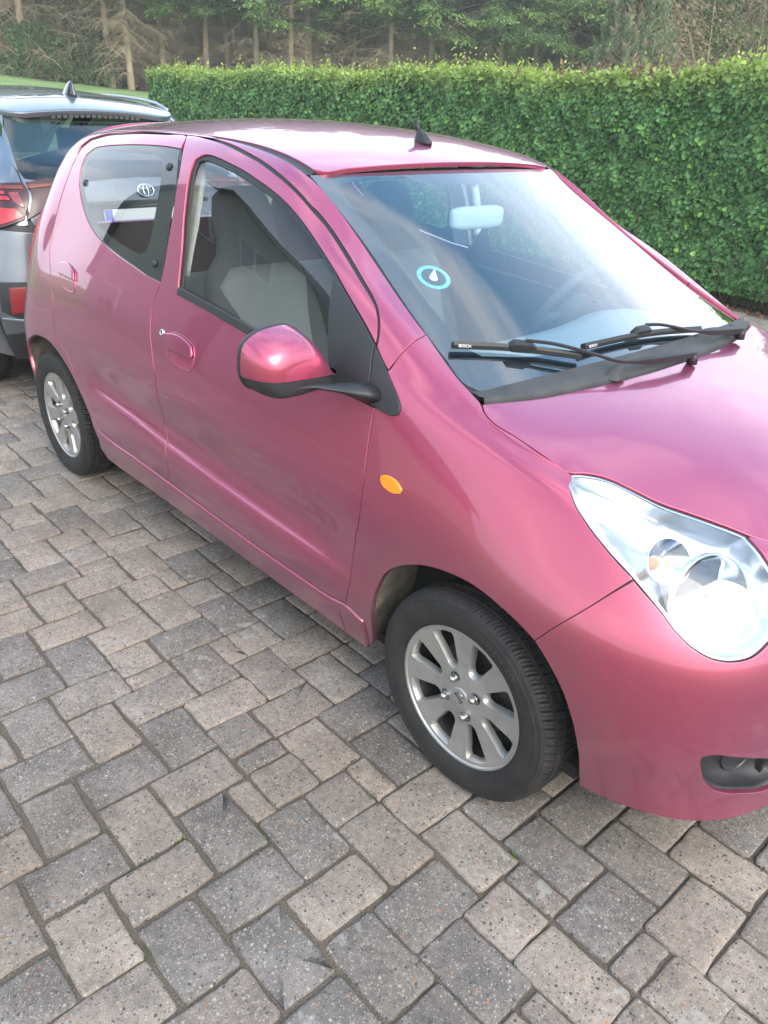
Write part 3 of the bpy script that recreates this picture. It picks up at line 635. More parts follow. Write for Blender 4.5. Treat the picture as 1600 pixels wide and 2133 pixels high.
bush('ivy_bush',172,26.6,1.8,1.2,(.09,.14,.06),(.17,.23,.10),4600,'low leafy bush just right of the ivy column','bush',33,group=GB)
bush('ivy_bush',198,27.0,1.3,2.0,(.07,.15,.08),(.12,.21,.10),4600,'blue green bush between the ivy column and the trunks beside the hedge end','bush',34,group=GB)
bush('ivy_bush',12,26.8,1.1,1.5,(.07,.12,.06),(.13,.18,.08),2000,'green bush at the far left edge of the picture','bush',35,group=GB)
bush('dry_bush',112,26.0,.9,.8,(.20,.15,.10),(.30,.24,.17),1100,'low dry brown bush at the field edge between green bushes','bush',36,wid=.2)
# bare thicket filling the wood behind the first trunks
def thicket():
    rg=np.random.default_rng(77); segs=[]
    for _ in range(9000):
        px=rg.uniform(-150,1750); dist=rg.uniform(29,42); d=dirpx(px); x,y=CAMP[0]+d[0]*dist,CAMP[1]+d[1]*dist; z=float(hgt(x,y))+abs(rg.normal(0,1.7)); p=np.array([x,y,z]); dd=np.array([rg.normal(0,.6),rg.normal(0,.6),rg.normal(.15,.35)]); r=rg.uniform(.008,.02)
        for k in range(3): q=p+dd*rg.uniform(.4,.8); segs.append((p,q,r*(1-k*.28),r*(.72-k*.28))); p=q; dd=dd+rg.normal(0,.3,3)
    V,Q=sticks(segs); o=fast_mesh('thicket',V,Q,DEAD); tag(o,kind='stuff')
    n=52000; px=rg.uniform(-150,1750,n); dist=rg.uniform(38,46,n); D0=np.array([dirpx(p) for p in px]); P=CAMP[None]+D0*dist[:,None]; P[:,2]=hgt(P[:,0],P[:,1])+rg.uniform(0,1,n)**1.2*5.2; rnd=rg.normal(0,1,(n,3)); C=np.where(rg.random((n,1))<.4,np.array([.13,.10,.06]),np.array([.055,.085,.035]))*(.3+rg.random((n,1)))
    V,Q,C=leaf_cloud(P,rnd,rg.normal(0,1,(n,3)),rg.uniform(.2,.6,n),rg.uniform(.05,.13,n),C); o=fast_mesh('far_undergrowth',V,Q,leaf_mat('dim undergrowth',.2,.8),attr=C); tag(o,kind='stuff')
thicket()
# young pine with upright candles
def pine(px,dist,wd,ht,label,seed):
    rg=np.random.default_rng(seed); d=dirpx(px); x,y=CAMP[0]+d[0]*dist,CAMP[1]+d[1]*dist; root=empty('young_pine',(x,y,float(hgt(x,y))-.05)); tag(root,label,'tree')
    mb=MB(); mb.tube([(0,0,0),(.03,0,ht*.6),(0,.03,ht)],[.07,.045,.015],8); mb.build('trunk',BARK,root)
    P=[];D=[];N=[];C=[];Ln=[];segs=[]
    for _ in range(420):
        z=rg.uniform(.06,1)**.8; a=rg.uniform(0,6.28); r=wd/2*(1-z)**.65*(.45+.55*rg.random()); p=np.array([r*math.cos(a),r*math.sin(a),z*ht]); L=rg.uniform(.22,.46); dr=np.array([math.cos(a)*.28,math.sin(a)*.28,1.0]); dr/=np.linalg.norm(dr)
        segs.append((np.array([0,0,max(.1,z*ht-.45*r)]),p,.008,.004)); segs.append((p,p+dr*L,.005,.003)); m_=60; t=rg.random(m_); b=rg.uniform(0,6.28,m_); side=np.stack([np.cos(b),np.sin(b),np.full(m_,.9)],1); P.append(p+dr*(t*L)[:,None]); D.append(side); N.append(np.cross(side,[0.2,.3,1.])); c=np.array([.14,.185,.10])*(.6+.8*rg.random((m_,1))); tip=(t>.82)[:,None]&(rg.random()<.75); C.append(np.where(tip,np.array([.24,.20,.13])*(.7+.5*rg.random((m_,1))),c)); Ln.append(rg.uniform(.05,.10,m_))
    P=np.concatenate(P);D=np.concatenate(D);N=np.concatenate(N);C=np.concatenate(C);Ln=np.concatenate(Ln); V,Q,C2=leaf_cloud(P,D,N,Ln,Ln*.34,C,shape='blade'); f=fast_mesh('needles',V,Q,NEED,root,attr=C2); f['kind']='stuff'
    V,Q=sticks(segs); s_=fast_mesh('branches',V,Q,DEAD,root); s_['kind']='stuff'
pine(1318,15.5,2.3,3.45,'grey green young pine with upright pale candles behind the hedge',41)
bush('brown_bush',1560,19,4.6,5.2,(.20,.155,.095),(.34,.26,.165),30000,'large brown half dead conifer bush at the right behind the hedge','bush',42,up=.2,leaf=(.05,.11),wid=.34)
bush('green_spruce_branch_bush',1408,20.5,1.9,2.6,(.045,.095,.03),(.12,.19,.045),3600,'bright green leafy sapling between the young pine and the brown bush','tree',43,z0=2.2,leaf=(.08,.16),wid=.4)

# ---------------------------------------------------------------- the pink car: body surface and cut lines (metres; x forward, y to its left)
ROWS = [
[(-2.79,0,.24),(-2.78,.40,.24),(-2.72,.63,.235),(-2.60,.715,.225),(-2.36,.735,.21),(-2.0,.745,.205),(-1.6,.745,.205),(-1.2,.745,.205),(-.8,.745,.205),(-.4,.745,.205),(-.1,.745,.2),(.15,.735,.2),(.335,.712,.2),(.512,.608,.185),(.612,.425,.18),(.655,0,.18)],
[(-2.835,0,.36),(-2.825,.41,.36),(-2.765,.645,.35),(-2.62,.745,.345),(-2.36,.785,.34),(-2.0,.783,.333),(-1.6,.782,.33),(-1.2,.782,.33),(-.8,.782,.332),(-.4,.783,.335),(-.1,.785,.335),(.15,.778,.33),(.35,.735,.315),(.512,.613,.285),(.608,.425,.27),(.675,0,.28)],
[(-2.845,0,.45),(-2.835,.415,.45),(-2.775,.65,.45),(-2.63,.755,.45),(-2.36,.797,.45),(-2.0,.793,.475),(-1.6,.793,.462),(-1.2,.793,.447),(-.8,.793,.434),(-.4,.790,.42),(-.1,.795,.42),(.15,.788,.42),(.36,.745,.41),(.525,.625,.40),(.62,.43,.39),(.68,0,.38)],
[(-2.845,0,.53),(-2.835,.415,.53),(-2.775,.65,.53),(-2.63,.757,.53),(-2.36,.80,.53),(-2.0,.784,.535),(-1.6,.775,.515),(-1.2,.773,.497),(-.8,.774,.483),(-.4,.782,.478),(-.1,.797,.49),(.15,.79,.49),(.36,.745,.48),(.525,.625,.47),(.618,.43,.46),(.678,0,.45)],
[(-2.83,0,.66),(-2.82,.415,.66),(-2.765,.645,.66),(-2.62,.75,.66),(-2.36,.797,.66),(-2.0,.797,.67),(-1.6,.795,.665),(-1.2,.795,.66),(-.8,.795,.65),(-.4,.795,.64),(-.1,.793,.63),(.15,.780,.62),(.345,.732,.61),(.505,.62,.585),(.605,.43,.56),(.665,0,.55)],
[(-2.76,0,.82),(-2.75,.42,.82),(-2.70,.635,.82),(-2.57,.73,.82),(-2.36,.775,.82),(-2.0,.782,.83),(-1.6,.782,.825),(-1.2,.782,.815),(-.8,.78,.80),(-.4,.777,.775),(-.1,.768,.755),(.13,.745,.73),(.31,.70,.70),(.47,.60,.665),(.575,.42,.635),(.64,0,.62)],
[(-2.66,0,1.0),(-2.655,.42,1.0),(-2.61,.60,1.0),(-2.50,.675,1.01),(-2.33,.71,1.02),(-2.0,.725,1.01),(-1.6,.73,.995),(-1.2,.733,.975),(-.8,.737,.95),(-.4,.737,.92),(-.1,.72,.88),(.12,.695,.835),(.28,.64,.79),(.42,.56,.74),(.54,.40,.70),(.61,0,.68)],
[(-2.56,0,1.17),(-2.555,.41,1.17),(-2.52,.565,1.17),(-2.45,.63,1.17),(-2.28,.66,1.17),(-1.95,.675,1.17),(-1.55,.68,1.165),(-1.15,.68,1.15),(-.77,.682,1.11),(-.42,.70,1.01),(-.14,.69,.925),(.09,.665,.868),(.24,.60,.82),(.38,.53,.77),(.515,.39,.725),(.585,0,.705)],
[(-2.46,0,1.36),(-2.455,.40,1.35),(-2.42,.535,1.33),(-2.36,.575,1.325),(-2.2,.595,1.33),(-1.9,.607,1.345),(-1.5,.61,1.35),(-1.12,.603,1.325),(-.74,.61,1.22),(-.43,.645,1.085),(-.155,.665,.95),(.06,.65,.884),(.2,.58,.845),(.34,.505,.795),(.49,.38,.75),(.56,0,.73)],
[(-2.42,0,1.425),(-2.40,.38,1.405),(-2.34,.49,1.38),(-2.26,.515,1.385),(-2.1,.525,1.395),(-1.85,.53,1.41),(-1.45,.53,1.415),(-1.10,.528,1.394),(-.69,.545,1.238),(-.42,.59,1.085),(-.15,.635,.957),(.03,.64,.897),(.17,.555,.864),(.31,.478,.815),(.46,.35,.765),(.52,0,.755)]]
def pink_surface():
    P=np.array(ROWS,float)
    for k,(a,b) in enumerate([(.03,.02)]*5+[(.024,.016),(.042,.03),(.022,.015),(0,0),(0,0)]):
        P[k,2,1]+=a; P[k,2,0]-=.012*(a>0); P[k,3,1]+=b
    P=np.concatenate([P,P[-1:]+np.array([0,-.045,.006])],0); P[-1,[0,-1]]=P[-2,[0,-1]]+[[.045,0,.006],[-.045,0,.008]]; P[-1,[1,-2]]=P[-2,[1,-2]]+[[.035,-.02,.006],[-.035,-.02,.006]]
    P[...,1]*=-1
    f=spl(np.arange(P.shape[1]),P.transpose(1,0,2)); c=f(np.array([7.45]))[0]; c[-2]=(-.905,-.532,1.352); c[-3]=c[-3]+[0,0,.004]; c[-1]=c[-2]+[0,.045,.006]
    P=np.concatenate([P[:,:8],c[:,None],P[:,8:]],1)
    s=Surf(P,3,13); s.sign=1.0
    sm=lambda t: np.clip(t,0,1)**2*(3-2*np.clip(t,0,1))
    def crease(p):      # pressed crease low on the doors: a small ledge with a long hollow above it
        zc=np.interp(p[:,0],[-1.92,-1.62,-1.39,-1.04,-.75,-.40],[.505,.487,.467,.449,.438,.428]); t=p[:,2]-zc+.004
        f=sm((p[:,0]+2.0)/.15)*sm((-.36-p[:,0])/.16); d=.0085*sm(t/.022)*(1-sm((t-.022)/.20))*f*(np.abs(p[:,1])>.5)
        q=p.copy(); q[:,1]-=np.sign(p[:,1])*d; return q
    s.extra=crease; return s
S = pink_surface()
OUT={
 'bgap':[(1.6300,1.1395),(1.6907,1.1050),(1.7860,1.0305),(1.8203,0.9596),(1.8408,0.8857),(1.8670,0.8144),(1.8763,0.7650),(1.8661,0.7264),(1.8620,0.7003),(1.8648,0.6620),(1.8708,0.6297),(1.8943,0.5717),(1.9175,0.4954),(1.9007,0.4122),(1.8837,0.3281),(1.9280,0.2562),(1.9423,0.1983),(1.9269,0.1311)],
 'fdbot':[(1.9269,0.1311),(2.2170,0.1215),(2.4451,0.1123),(2.6518,0.1106),(2.8067,0.1155),(2.8639,0.1291)],
 'fdfront':[(2.8668,0.1331),(2.8856,0.2315),(2.8864,0.3150),(2.9005,0.3735),(2.9192,0.4327),(2.9268,0.5322),(2.9174,0.6104),(2.9084,0.6707),(2.9052,0.7211),(2.9085,0.7375)],
 'split':[(2.9085,0.7375),(2.8940,0.7506),(2.8808,0.7738),(2.8753,0.8340),(2.8718,0.8970),(2.8709,0.9325)],
 'fdtop':[(2.8709,0.9325),(2.8636,0.9711),(2.8506,1.0026),(2.8226,1.0288),(2.7904,1.0392),(2.7290,1.0501),(2.6380,1.0674),(2.5432,1.0817),(2.4613,1.0900),(2.3957,1.0911),(2.3692,1.0927),(2.3064,1.0959),(2.2449,1.0993),(2.1827,1.1036),(2.1160,1.1102),(2.0338,1.1159),(1.9374,1.1249),(1.8388,1.1332),(1.7493,1.1396),(1.6737,1.1457),(1.6309,1.1450),(1.6300,1.1395)],
 'bodytop':[(2.8740,0.9284),(2.8738,0.9551),(2.8698,0.9762),(2.8549,1.0067),(2.8293,1.0323),(2.7990,1.0459),(2.7384,1.0600),(2.6428,1.0781),(2.5476,1.0907),(2.4671,1.0976),(2.4024,1.0992),(2.3812,1.0979),(2.3186,1.1008),(2.2575,1.1041),(2.1870,1.1098),(2.1159,1.1168),(2.0306,1.1246),(1.9301,1.1351),(1.8233,1.1438),(1.7246,1.1549),(1.6284,1.1621),(1.5892,1.1594),(1.4764,1.1519),(1.3547,1.1486),(1.1458,1.1429),(0.9631,1.1353),(0.8772,1.1087),(0.8868,1.0728)],
 'rdtop':[(1.6300,1.1395),(1.5082,1.1359),(1.3908,1.1324),(1.2026,1.1254),(1.0377,1.1190),(0.9399,1.0995),(0.9311,1.0696)],
 'rdrear':[(0.9311,1.0696),(0.9557,1.0389),(0.9633,0.9847),(0.9501,0.9189),(0.9563,0.8353),(0.9707,0.7662),(0.9918,0.7251),(1.0279,0.6840),(1.0660,0.6403),(1.1015,0.5697),(1.0928,0.4832),(1.0952,0.4432),(1.1254,0.4198),(1.1641,0.3782),(1.2094,0.3083),(1.2639,0.2599),(1.3107,0.2219),(1.3399,0.1793),(1.3660,0.1468)],
 'rdbot':[(1.3660,0.1468),(1.4095,0.1424),(1.7030,0.1380),(1.9269,0.1311)],
 'rwin':[(1.8773,0.7780),(1.7659,0.7800),(1.6587,0.7899),(1.5224,0.8034),(1.4112,0.8202),(1.3341,0.8373),(1.2542,0.8627),(1.1762,0.8994),(1.1131,0.9424),(1.0850,0.9690),(1.0595,1.0108),(1.0461,1.0453),(1.0744,1.0653),(1.1491,1.0749),(1.2915,1.0813),(1.4874,1.0880),(1.6192,1.0904),(1.7036,1.0888)],
 'rwinb':[(1.7036,1.0888),(1.7992,0.9990),(1.8194,0.9333),(1.8448,0.8621),(1.8773,0.7780)],
 'fwin':[(1.9880,0.7682),(1.9606,0.8197),(1.9360,0.8650),(1.8943,0.9318),(1.8706,0.9805),(1.8471,1.0231),(1.8332,1.0503),(1.8280,1.0686),(1.8433,1.0812),(1.8752,1.0871),(1.9182,1.0863),(2.0062,1.0811),(2.0881,1.0766),(2.1553,1.0716),(2.2195,1.0681),(2.2834,1.0646),(2.3511,1.0589),(2.4330,1.0476),(2.5180,1.0312),(2.5857,1.0172),(2.6412,1.0047)],
 'sailfront':[(2.6412,1.0047),(2.6831,0.9932),(2.7545,0.9753),(2.8193,0.9564),(2.8709,0.9325)],
 'sailtip':[(2.8709,0.9325),(2.9098,0.9011),(2.9442,0.8509),(2.9719,0.7978),(2.9814,0.7728),(2.9798,0.7504),(2.9675,0.7385),(2.9377,0.7342),(2.9088,0.7363)],
 'sailbot':[(2.9088,0.7363),(2.8545,0.7358),(2.7925,0.7330),(2.7543,0.7354)],
 'belt':[(2.7543,0.7354),(2.5845,0.7448),(2.3951,0.7573),(2.1758,0.7641),(1.9880,0.7682)],
 'archf':[(2.9313,0.0163),(2.9722,0.1748),(2.9848,0.2583),(3.0164,0.3231),(3.0641,0.3632),(3.1141,0.3924),(3.1702,0.4171),(3.2318,0.4333),(3.2893,0.4380),(3.3541,0.4233),(3.3982,0.4052),(3.4417,0.3783),(3.4771,0.3386),(3.5123,0.2908),(3.5361,0.2398),(3.5582,0.1564),(3.5773,0.0155)],
 'archr':[(0.7640,0.2111),(0.7536,0.2638),(0.7614,0.3020),(0.8527,0.3603),(0.9084,0.3925),(0.9665,0.4019),(1.0366,0.3942),(1.0897,0.3652),(1.1334,0.3314),(1.1911,0.2840),(1.2592,0.2294),(1.3080,0.1782),(1.3168,0.1249)],
 'fseam':[(2.9569,1.1509),(2.9730,1.0678),(2.9693,1.0057),(2.9529,0.9499),(2.9266,0.8806)],
 'hoodgap':[(3.1974,1.1492),(3.2294,1.1287),(3.2472,1.1241),(3.3439,1.1483),(3.3847,1.1436),(3.4340,1.1090),(3.4606,1.0246)],
 'hltop':[(3.4606,1.0246),(3.5247,1.0985),(3.5781,1.1214),(3.6456,1.1197),(3.7127,1.1186),(3.7750,1.1343),(3.8313,1.1420),(3.8859,1.1372),(3.8990,1.1330)],
 'hlin':[(3.8990,1.1330),(3.9139,1.0800),(3.9255,0.9980),(3.9307,0.8183),(3.9353,0.7169)],
 'hlbot':[(3.4606,1.0246),(3.4509,0.8601),(3.4655,0.7802),(3.4964,0.7407),(3.5481,0.7005),(3.6137,0.6586),(3.6705,0.6020),(3.7001,0.5536),(3.7305,0.5174),(3.7678,0.4962),(3.8075,0.4981),(3.8353,0.5100),(3.8813,0.5627),(3.9198,0.6346),(3.9353,0.7169)],
 'bseam':[(3.4417,0.3783),(3.4706,0.4298),(3.5450,0.5425),(3.6151,0.6554)],
 'sillseam':[(2.8418,0.1119),(2.8231,0.0824),(2.7938,0.0031)],
 'fog':[(3.7736,0.2247),(3.7742,0.2324),(3.7896,0.2371),(3.8445,0.2287),(3.9293,0.2078),(3.9923,0.1884),(4.0228,0.1644),(4.0365,0.1316),(4.0287,0.0970),(3.9799,0.0864),(3.9062,0.1043),(3.8554,0.1187),(3.8217,0.1375),(3.7993,0.1638),(3.7828,0.1979)],
 'ind':[(2.9794,0.5740),(2.9794,0.5849),(2.9934,0.5927),(3.0156,0.5948),(3.0387,0.5883),(3.0516,0.5783),(3.0504,0.5668),(3.0337,0.5573),(3.0079,0.5558),(2.9877,0.5627)],
 'handle_r':[(1.1315,0.6906),(1.1346,0.7001),(1.1852,0.7083),(1.2428,0.7030),(1.2703,0.6926),(1.2900,0.6441),(1.2819,0.6290),(1.2495,0.6253),(1.1877,0.6323),(1.1605,0.6461)],
 'handle_f':[(1.9757,0.6317),(1.9802,0.6479),(2.0132,0.6567),(2.0942,0.6576),(2.1308,0.6496),(2.1417,0.6300),(2.1440,0.5854),(2.1274,0.5689),(2.0731,0.5646),(2.0162,0.5703),(1.9903,0.5814)],
 'lock':[(1.9477,0.6409)],
 'flap_f':[(1.9832,0.6005),(1.9757,0.6317),(1.9802,0.6479),(2.0132,0.6567),(2.0942,0.6576),(2.1308,0.6496),(2.1417,0.6300),(2.1440,0.6094)],
 'flap_r':[(1.1492,0.6651),(1.1315,0.6906),(1.1346,0.7001),(1.1852,0.7083),(1.2428,0.7030),(1.2703,0.6926),(1.2835,0.6628)],
 'frit_in':[(1.0978,1.0119),(1.0903,1.0368),(1.1375,1.0497),(1.2982,1.0585),(1.5135,1.0624),(1.6028,1.0635),(1.6417,1.0553),(1.6982,1.0007),(1.7114,0.9590),(1.7202,0.9162),(1.7291,0.8756),(1.7281,0.8403),(1.7048,0.8282),(1.6482,0.8271),(1.4929,0.8403),(1.3574,0.8591),(1.2741,0.8808),(1.2143,0.9036),(1.1587,0.9387),(1.1199,0.9778)],
 'knobs':[(1.7139,1.0394),(1.8089,0.8181),(1.1513,0.9644)],
 'wsedge':[(2.9569,1.1509),(3.0301,1.1454),(3.1022,1.1413),(3.1627,1.1472),(3.1974,1.1492)],
}

for k in OUT: OUT[k]=np.array(OUT[k])
def O(k, rev=False, a=None, b=None):
    v=OUT[k][a:b]; return v[::-1] if rev else v
def J(*parts): return np.concatenate([np.atleast_2d(p) for p in parts])
def CR(P, closed=True): return crom(P,.009,40,closed)
V9=S.v[9]
def uAt(k,i): return OUT[k][i][0]
PAINT = None
def car_paint(name, col, flake, rough=.33, dust=True):
    m=bpy.data.materials.new(name); m.use_nodes=True; n=m.node_tree.nodes; l=m.node_tree.links; b=n['Principled BSDF']
    b.inputs['Metallic'].default_value=.7; b.inputs['Roughness'].default_value=rough
    b.inputs['Coat Weight'].default_value=1.0; b.inputs['Coat Roughness'].default_value=.015; b.inputs['Coat IOR'].default_value=1.5
    lw=n.new('ShaderNodeLayerWeight'); lw.inputs['Blend'].default_value=.35
    mxx=n.new('ShaderNodeMix'); mxx.data_type='RGBA'; mxx.inputs['A'].default_value=(*col,1); mxx.inputs['B'].default_value=(*flake,1)
    l.new(lw.outputs['Facing'],mxx.inputs['Factor']); last=mxx.outputs['Result']
    t=n.new('ShaderNodeTexCoord')
    if dust:      # road film on the lower body
        g=n.new('ShaderNodeNewGeometry'); sx=n.new('ShaderNodeSeparateXYZ'); l.new(g.outputs['Position'],sx.inputs[0])
        mr=n.new('ShaderNodeMapRange'); mr.inputs['From Min'].default_value=.85; mr.inputs['From Max'].default_value=.16; mr.inputs['To Max'].default_value=.34; l.new(sx.outputs['Z'],mr.inputs['Value'])
        z=n.new('ShaderNodeTexNoise'); z.inputs['Scale'].default_value=9; z.inputs['Detail'].default_value=8; z.inputs['Roughness'].default_value=.7; l.new(t.outputs['Object'],z.inputs['Vector'])
        acc=mr.outputs[0]
        for wx_ in (0.0,-2.36):      # spray thrown up round the wheel arches
            dv=n.new('ShaderNodeVectorMath'); dv.operation='MULTIPLY_ADD'; dv.inputs[1].default_value=(1,0,1); dv.inputs[2].default_value=(-wx_,0,-.27); l.new(g.outputs['Position'],dv.inputs[0])
            ln=n.new('ShaderNodeVectorMath'); ln.operation='LENGTH'; l.new(dv.outputs[0],ln.inputs[0])
            m3=n.new('ShaderNodeMapRange'); m3.inputs['From Min'].default_value=.47; m3.inputs['From Max'].default_value=.33; m3.inputs['To Max'].default_value=.40; l.new(ln.outputs['Value'],m3.inputs['Value'])
            ad=n.new('ShaderNodeMath'); ad.operation='ADD'; l.new(acc,ad.inputs[0]); l.new(m3.outputs[0],ad.inputs[1]); acc=ad.outputs[0]
        mu=n.new('ShaderNodeMath'); mu.operation='MULTIPLY'; l.new(acc,mu.inputs[0]); l.new(z.outputs['Fac'],mu.inputs[1])
        m2=n.new('ShaderNodeMix'); m2.data_type='RGBA'; m2.inputs['B'].default_value=(.20,.16,.14,1); l.new(mu.outputs[0],m2.inputs['Factor']); l.new(last,m2.inputs['A']); last=m2.outputs['Result']
        cw=n.new('ShaderNodeMath'); cw.operation='MULTIPLY_ADD'; cw.inputs[1].default_value=.5; cw.inputs[2].default_value=.015; l.new(mu.outputs[0],cw.inputs[0]); l.new(cw.outputs[0],b.inputs['Coat Roughness'])
    l.new(last,b.inputs['Base Color'])
    return m
PAINT=car_paint('pink metallic paint',(.37,.046,.089),(.37,.10,.235),.29)
BLACK=mat('black trim plastic',(.018,.018,.02),.45,bump=(900,.05))
RUBBER=mat('black seal rubber',(.012,.012,.013),.5)
def glass(name, tint, rough=0.0, k=1.35):
    m=bpy.data.materials.new(name); m.use_nodes=True; n=m.node_tree.nodes; l=m.node_tree.links; n.remove(n['Principled BSDF'])
    tr=n.new('ShaderNodeBsdfTransparent'); tr.inputs[0].default_value=(*tint,1); gl=n.new('ShaderNodeBsdfGlossy'); gl.inputs['Roughness'].default_value=rough
    fr=n.new('ShaderNodeFresnel'); fr.inputs['IOR'].default_value=1.52; ms=n.new('ShaderNodeMixShader')
    mul=n.new('ShaderNodeMath'); mul.operation='MULTIPLY'; mul.inputs[1].default_value=k; mul.use_clamp=True
    ge=n.new('ShaderNodeNewGeometry'); e1=n.new('ShaderNodeMath'); e1.operation='MULTIPLY_ADD'; e1.inputs[1].default_value=-2; e1.inputs[2].default_value=1; l.new(ge.outputs['Backfacing'],e1.inputs[0])
    e2=n.new('ShaderNodeMath'); e2.operation='POWER'; e2.inputs[0].default_value=1.52; l.new(e1.outputs[0],e2.inputs[1]); l.new(e2.outputs[0],fr.inputs['IOR'])     # a thin pane: same mirror from both sides
    l.new(fr.outputs[0],mul.inputs[0]); l.new(mul.outputs[0],ms.inputs[0]); l.new(tr.outputs[0],ms.inputs[1]); l.new(gl.outputs[0],ms.inputs[2]); l.new(ms.outputs[0],n['Material Output'].inputs['Surface'])
    return m
GLASS=glass('window glass',(.80,.84,.85)); WSGLASS=glass('windscreen glass',(.66,.80,.84),k=2.7)
CAR=empty('parked_car',(0,0,0))
tag(CAR,'pink metallic five door hatchback in the foreground, its front wheel and headlamp nearest','car')
ENDX=uAt('archr',0)
def both(name, V,F,N, m, parent=CAR, label=None):
    o=[]
    for s in (0,1):
        a=(V,F,N) if s==0 else flip(V,F,N)
        o.append(add(name,a[0],a[1],m,parent,True,a[2]))
        if label: o[-1]['label']=label
    return o
def bothmb(name, mb_fn, m, parents=(CAR,CAR)):
    r=[]
    for s in (0,1):
        mb=mb_fn()
        if s: mb.V=[(v[0],-v[1],v[2]) for v in mb.V]; mb.F=[f[::-1] for f in mb.F]
        r.append(mb.build(name,m,parents[s]))
    return r
# --- fender
sb=O('sillseam'); sbot=np.array([[sb[-1][0]-.002,0.004]]); ab=np.array([[uAt('archf',0)-.012,.004]])
fender=J(sbot,O('sillseam',True),O('fdbot',a=-1),O('fdfront',a=1),O('split',a=1,b=4),O('fseam',True),O('wsedge',a=1,b=-1),O('hoodgap'),O('hlbot',a=1,b=6),O('bseam',True)[1:],O('archf',True,b=11),ab)
V,F,N=panel(S,CR(fender),inset=.0008,roll=.0014); both('front_fender',V,F,N,PAINT)
# --- bumper (one piece, both halves)
um=S.umax; hv=S.v[9]-.004
bump=J(O('bseam'),O('hlbot',a=6),O('hlin',True)[1:],[[um-.2,hv-.004],[um,hv-.002]],[[um,S.v[7]],[um,S.v[4]],[um,S.v[2]],[um,.006]],[[um-.2,.006],[um-.45,.006],[uAt('archf',-1)+.05,.012]],O('archf',True,b=None)[:6])
fog=CR(O('fog')); 
grille=CR(np.array([[um-.30,.10],[um-.02,.085],[um,.085],[um,.19],[um-.02,.19],[um-.27,.185]]))
def onmid(x): return x[0]>um-1e-5
def sym(V,F,N):
    V2,F2,N2=flip(V,F,N); k=len(V); V=np.concatenate([V,V2]); N=np.concatenate([N,N2]); F=list(F)+[tuple(i+k for i in f) for f in F2]
    return V,F,N
bp=CR(bump)
grille_half=np.array([[um-.02,.10],[um-.32,.115],[um-.34,.15],[um-.30,.19],[um-.02,.20]])
V,F,N=sym(*panel(S,bp,[fog,CR(grille_half)],keep=onmid,inset=.0008,roll=.0014)); BUMP=add('front_bumper',V,F,PAINT,CAR,True,N)
# --- doors
fdoor=J(O('bgap'),O('fdbot',a=1),O('fdfront',a=1),O('sailbot'),O('belt',a=1),O('fwin',a=1),O('sailfront',a=1),O('fdtop',a=1,b=-1))
V,F,N=panel(S,CR(fdoor)); FD=both('front_door',V,F,N,PAINT)
rdoor=J(O('rdtop'),O('rdrear',a=1),O('rdbot',a=1),O('bgap',True)[1:-6],O('rwin'),O('rwinb',a=0,b=1))
V,F,N=panel(S,CR(rdoor)); RD=both('rear_door',V,F,N,PAINT)
# --- side panel: pillars, roof rail, quarter, sill
ue=S.us[2]+.02
ditch=np.array([(S.us[4],V9),(S.us[5],V9-.001),(S.us[6],V9-.002),(S.us[7]-.1,V9-.003)])
side=J(O('fseam'),O('bodytop'),O('rdrear',a=1),O('rdbot',a=1),O('fdbot',a=1),O('sillseam',a=1),sbot,[[uAt('archr',-1)+.02,.004]],O('archr',True),[[uAt('archr',0)-.012,.11],[uAt('archr',0)-.03,.004]],[[ue,.004],[ue,.2],[ue,S.v[5]],[ue,S.v[7]],[ue,V9]],ditch,[[S.us[7],V9-.004],[S.us[8],V9-.006]],O('wsedge',a=0,b=1)+[[0,0]])
# follow the windscreen edge between the roof corner and the fender seam
wl=np.stack([np.linspace(S.us[8]+.06,uAt('wsedge',0)-.03,8),np.full(8,V9-.004)],1)
side=J(side[:-1],wl)
V,F,N=panel(S,CR(side),mirror=False); both('side_panel',V,F,N,PAINT)
# --- tailgate and rear bumper
k0=lambda x: x[0]<1e-5
gl0=[[0,S.v[6]+.012],[S.us[1]+.09,S.v[6]+.012],[S.us[1]+.10,S.v[7]],[S.us[1]+.06,S.v[8]+.01],[0,S.v[8]+.02]]
tl=np.array([[0,S.v[4]],[ue-.004,S.v[4]],[ue-.004,S.v[6]],[ue-.004,V9-.01],[0,V9-.004]]+gl0[::-1])
V,F,N=sym(*panel(S,CR(tl),keep=k0,step=.02)); TG=add('tailgate',V,F,PAINT,CAR,True,N)
V,F,N=sym(*panel(S,CR(np.array(gl0)),keep=k0,off=-.002,flange=.004,step=.02)); add('tailgate_glass',V,F,GLASS,TG,True,N)
rb_=np.array([[0,.006],[ue,.006],[ue,S.v[4]-.003],[0,S.v[4]-.003]])
V,F,N=sym(*panel(S,CR(rb_),keep=k0,step=.02)); add('rear_bumper',V,F,PAINT,CAR,True,N)
# --- roof, windscreen, bonnet as height fields
r9=lambda a,b,n: S.ev(np.stack([np.linspace(a,b,n),np.full(n,V9)],1))
re_=r9(S.us[2],S.us[8],25); pts=[]; wt=[]
for p in re_:
    fx=max(0,min(1,(p[0]+1.5)/.6)); cr=.048-.020*fx
    for q in (0,.25,.5,.75,1):
        x=p[0]+.045*fx*(1-q*q); pts.append((x,p[1]*q,p[2]+cr*(1-q**2)**.9+.002)); wt.append(3 if q==1 else 1)
ROOF=Poly(pts,[(i,j) for i in range(7) for j in range(3) if i+2*j<=7],wt)
rw=np.interp
edge=S.ev(np.stack([np.linspace(S.us[3],S.us[8]-.004,24),np.full(24,V9)],1))
dw=np.interp(edge[:,0],[-2.3,-1.45,-1.2,-.9],[.003,.004,.014,.024])
ro=[(p[0],p[1]+d) for p,d in zip(edge,dw)]
fr=[(-.895+.048*(1-(y/.51)**2),y) for y in np.linspace(-.49,.49,13)]
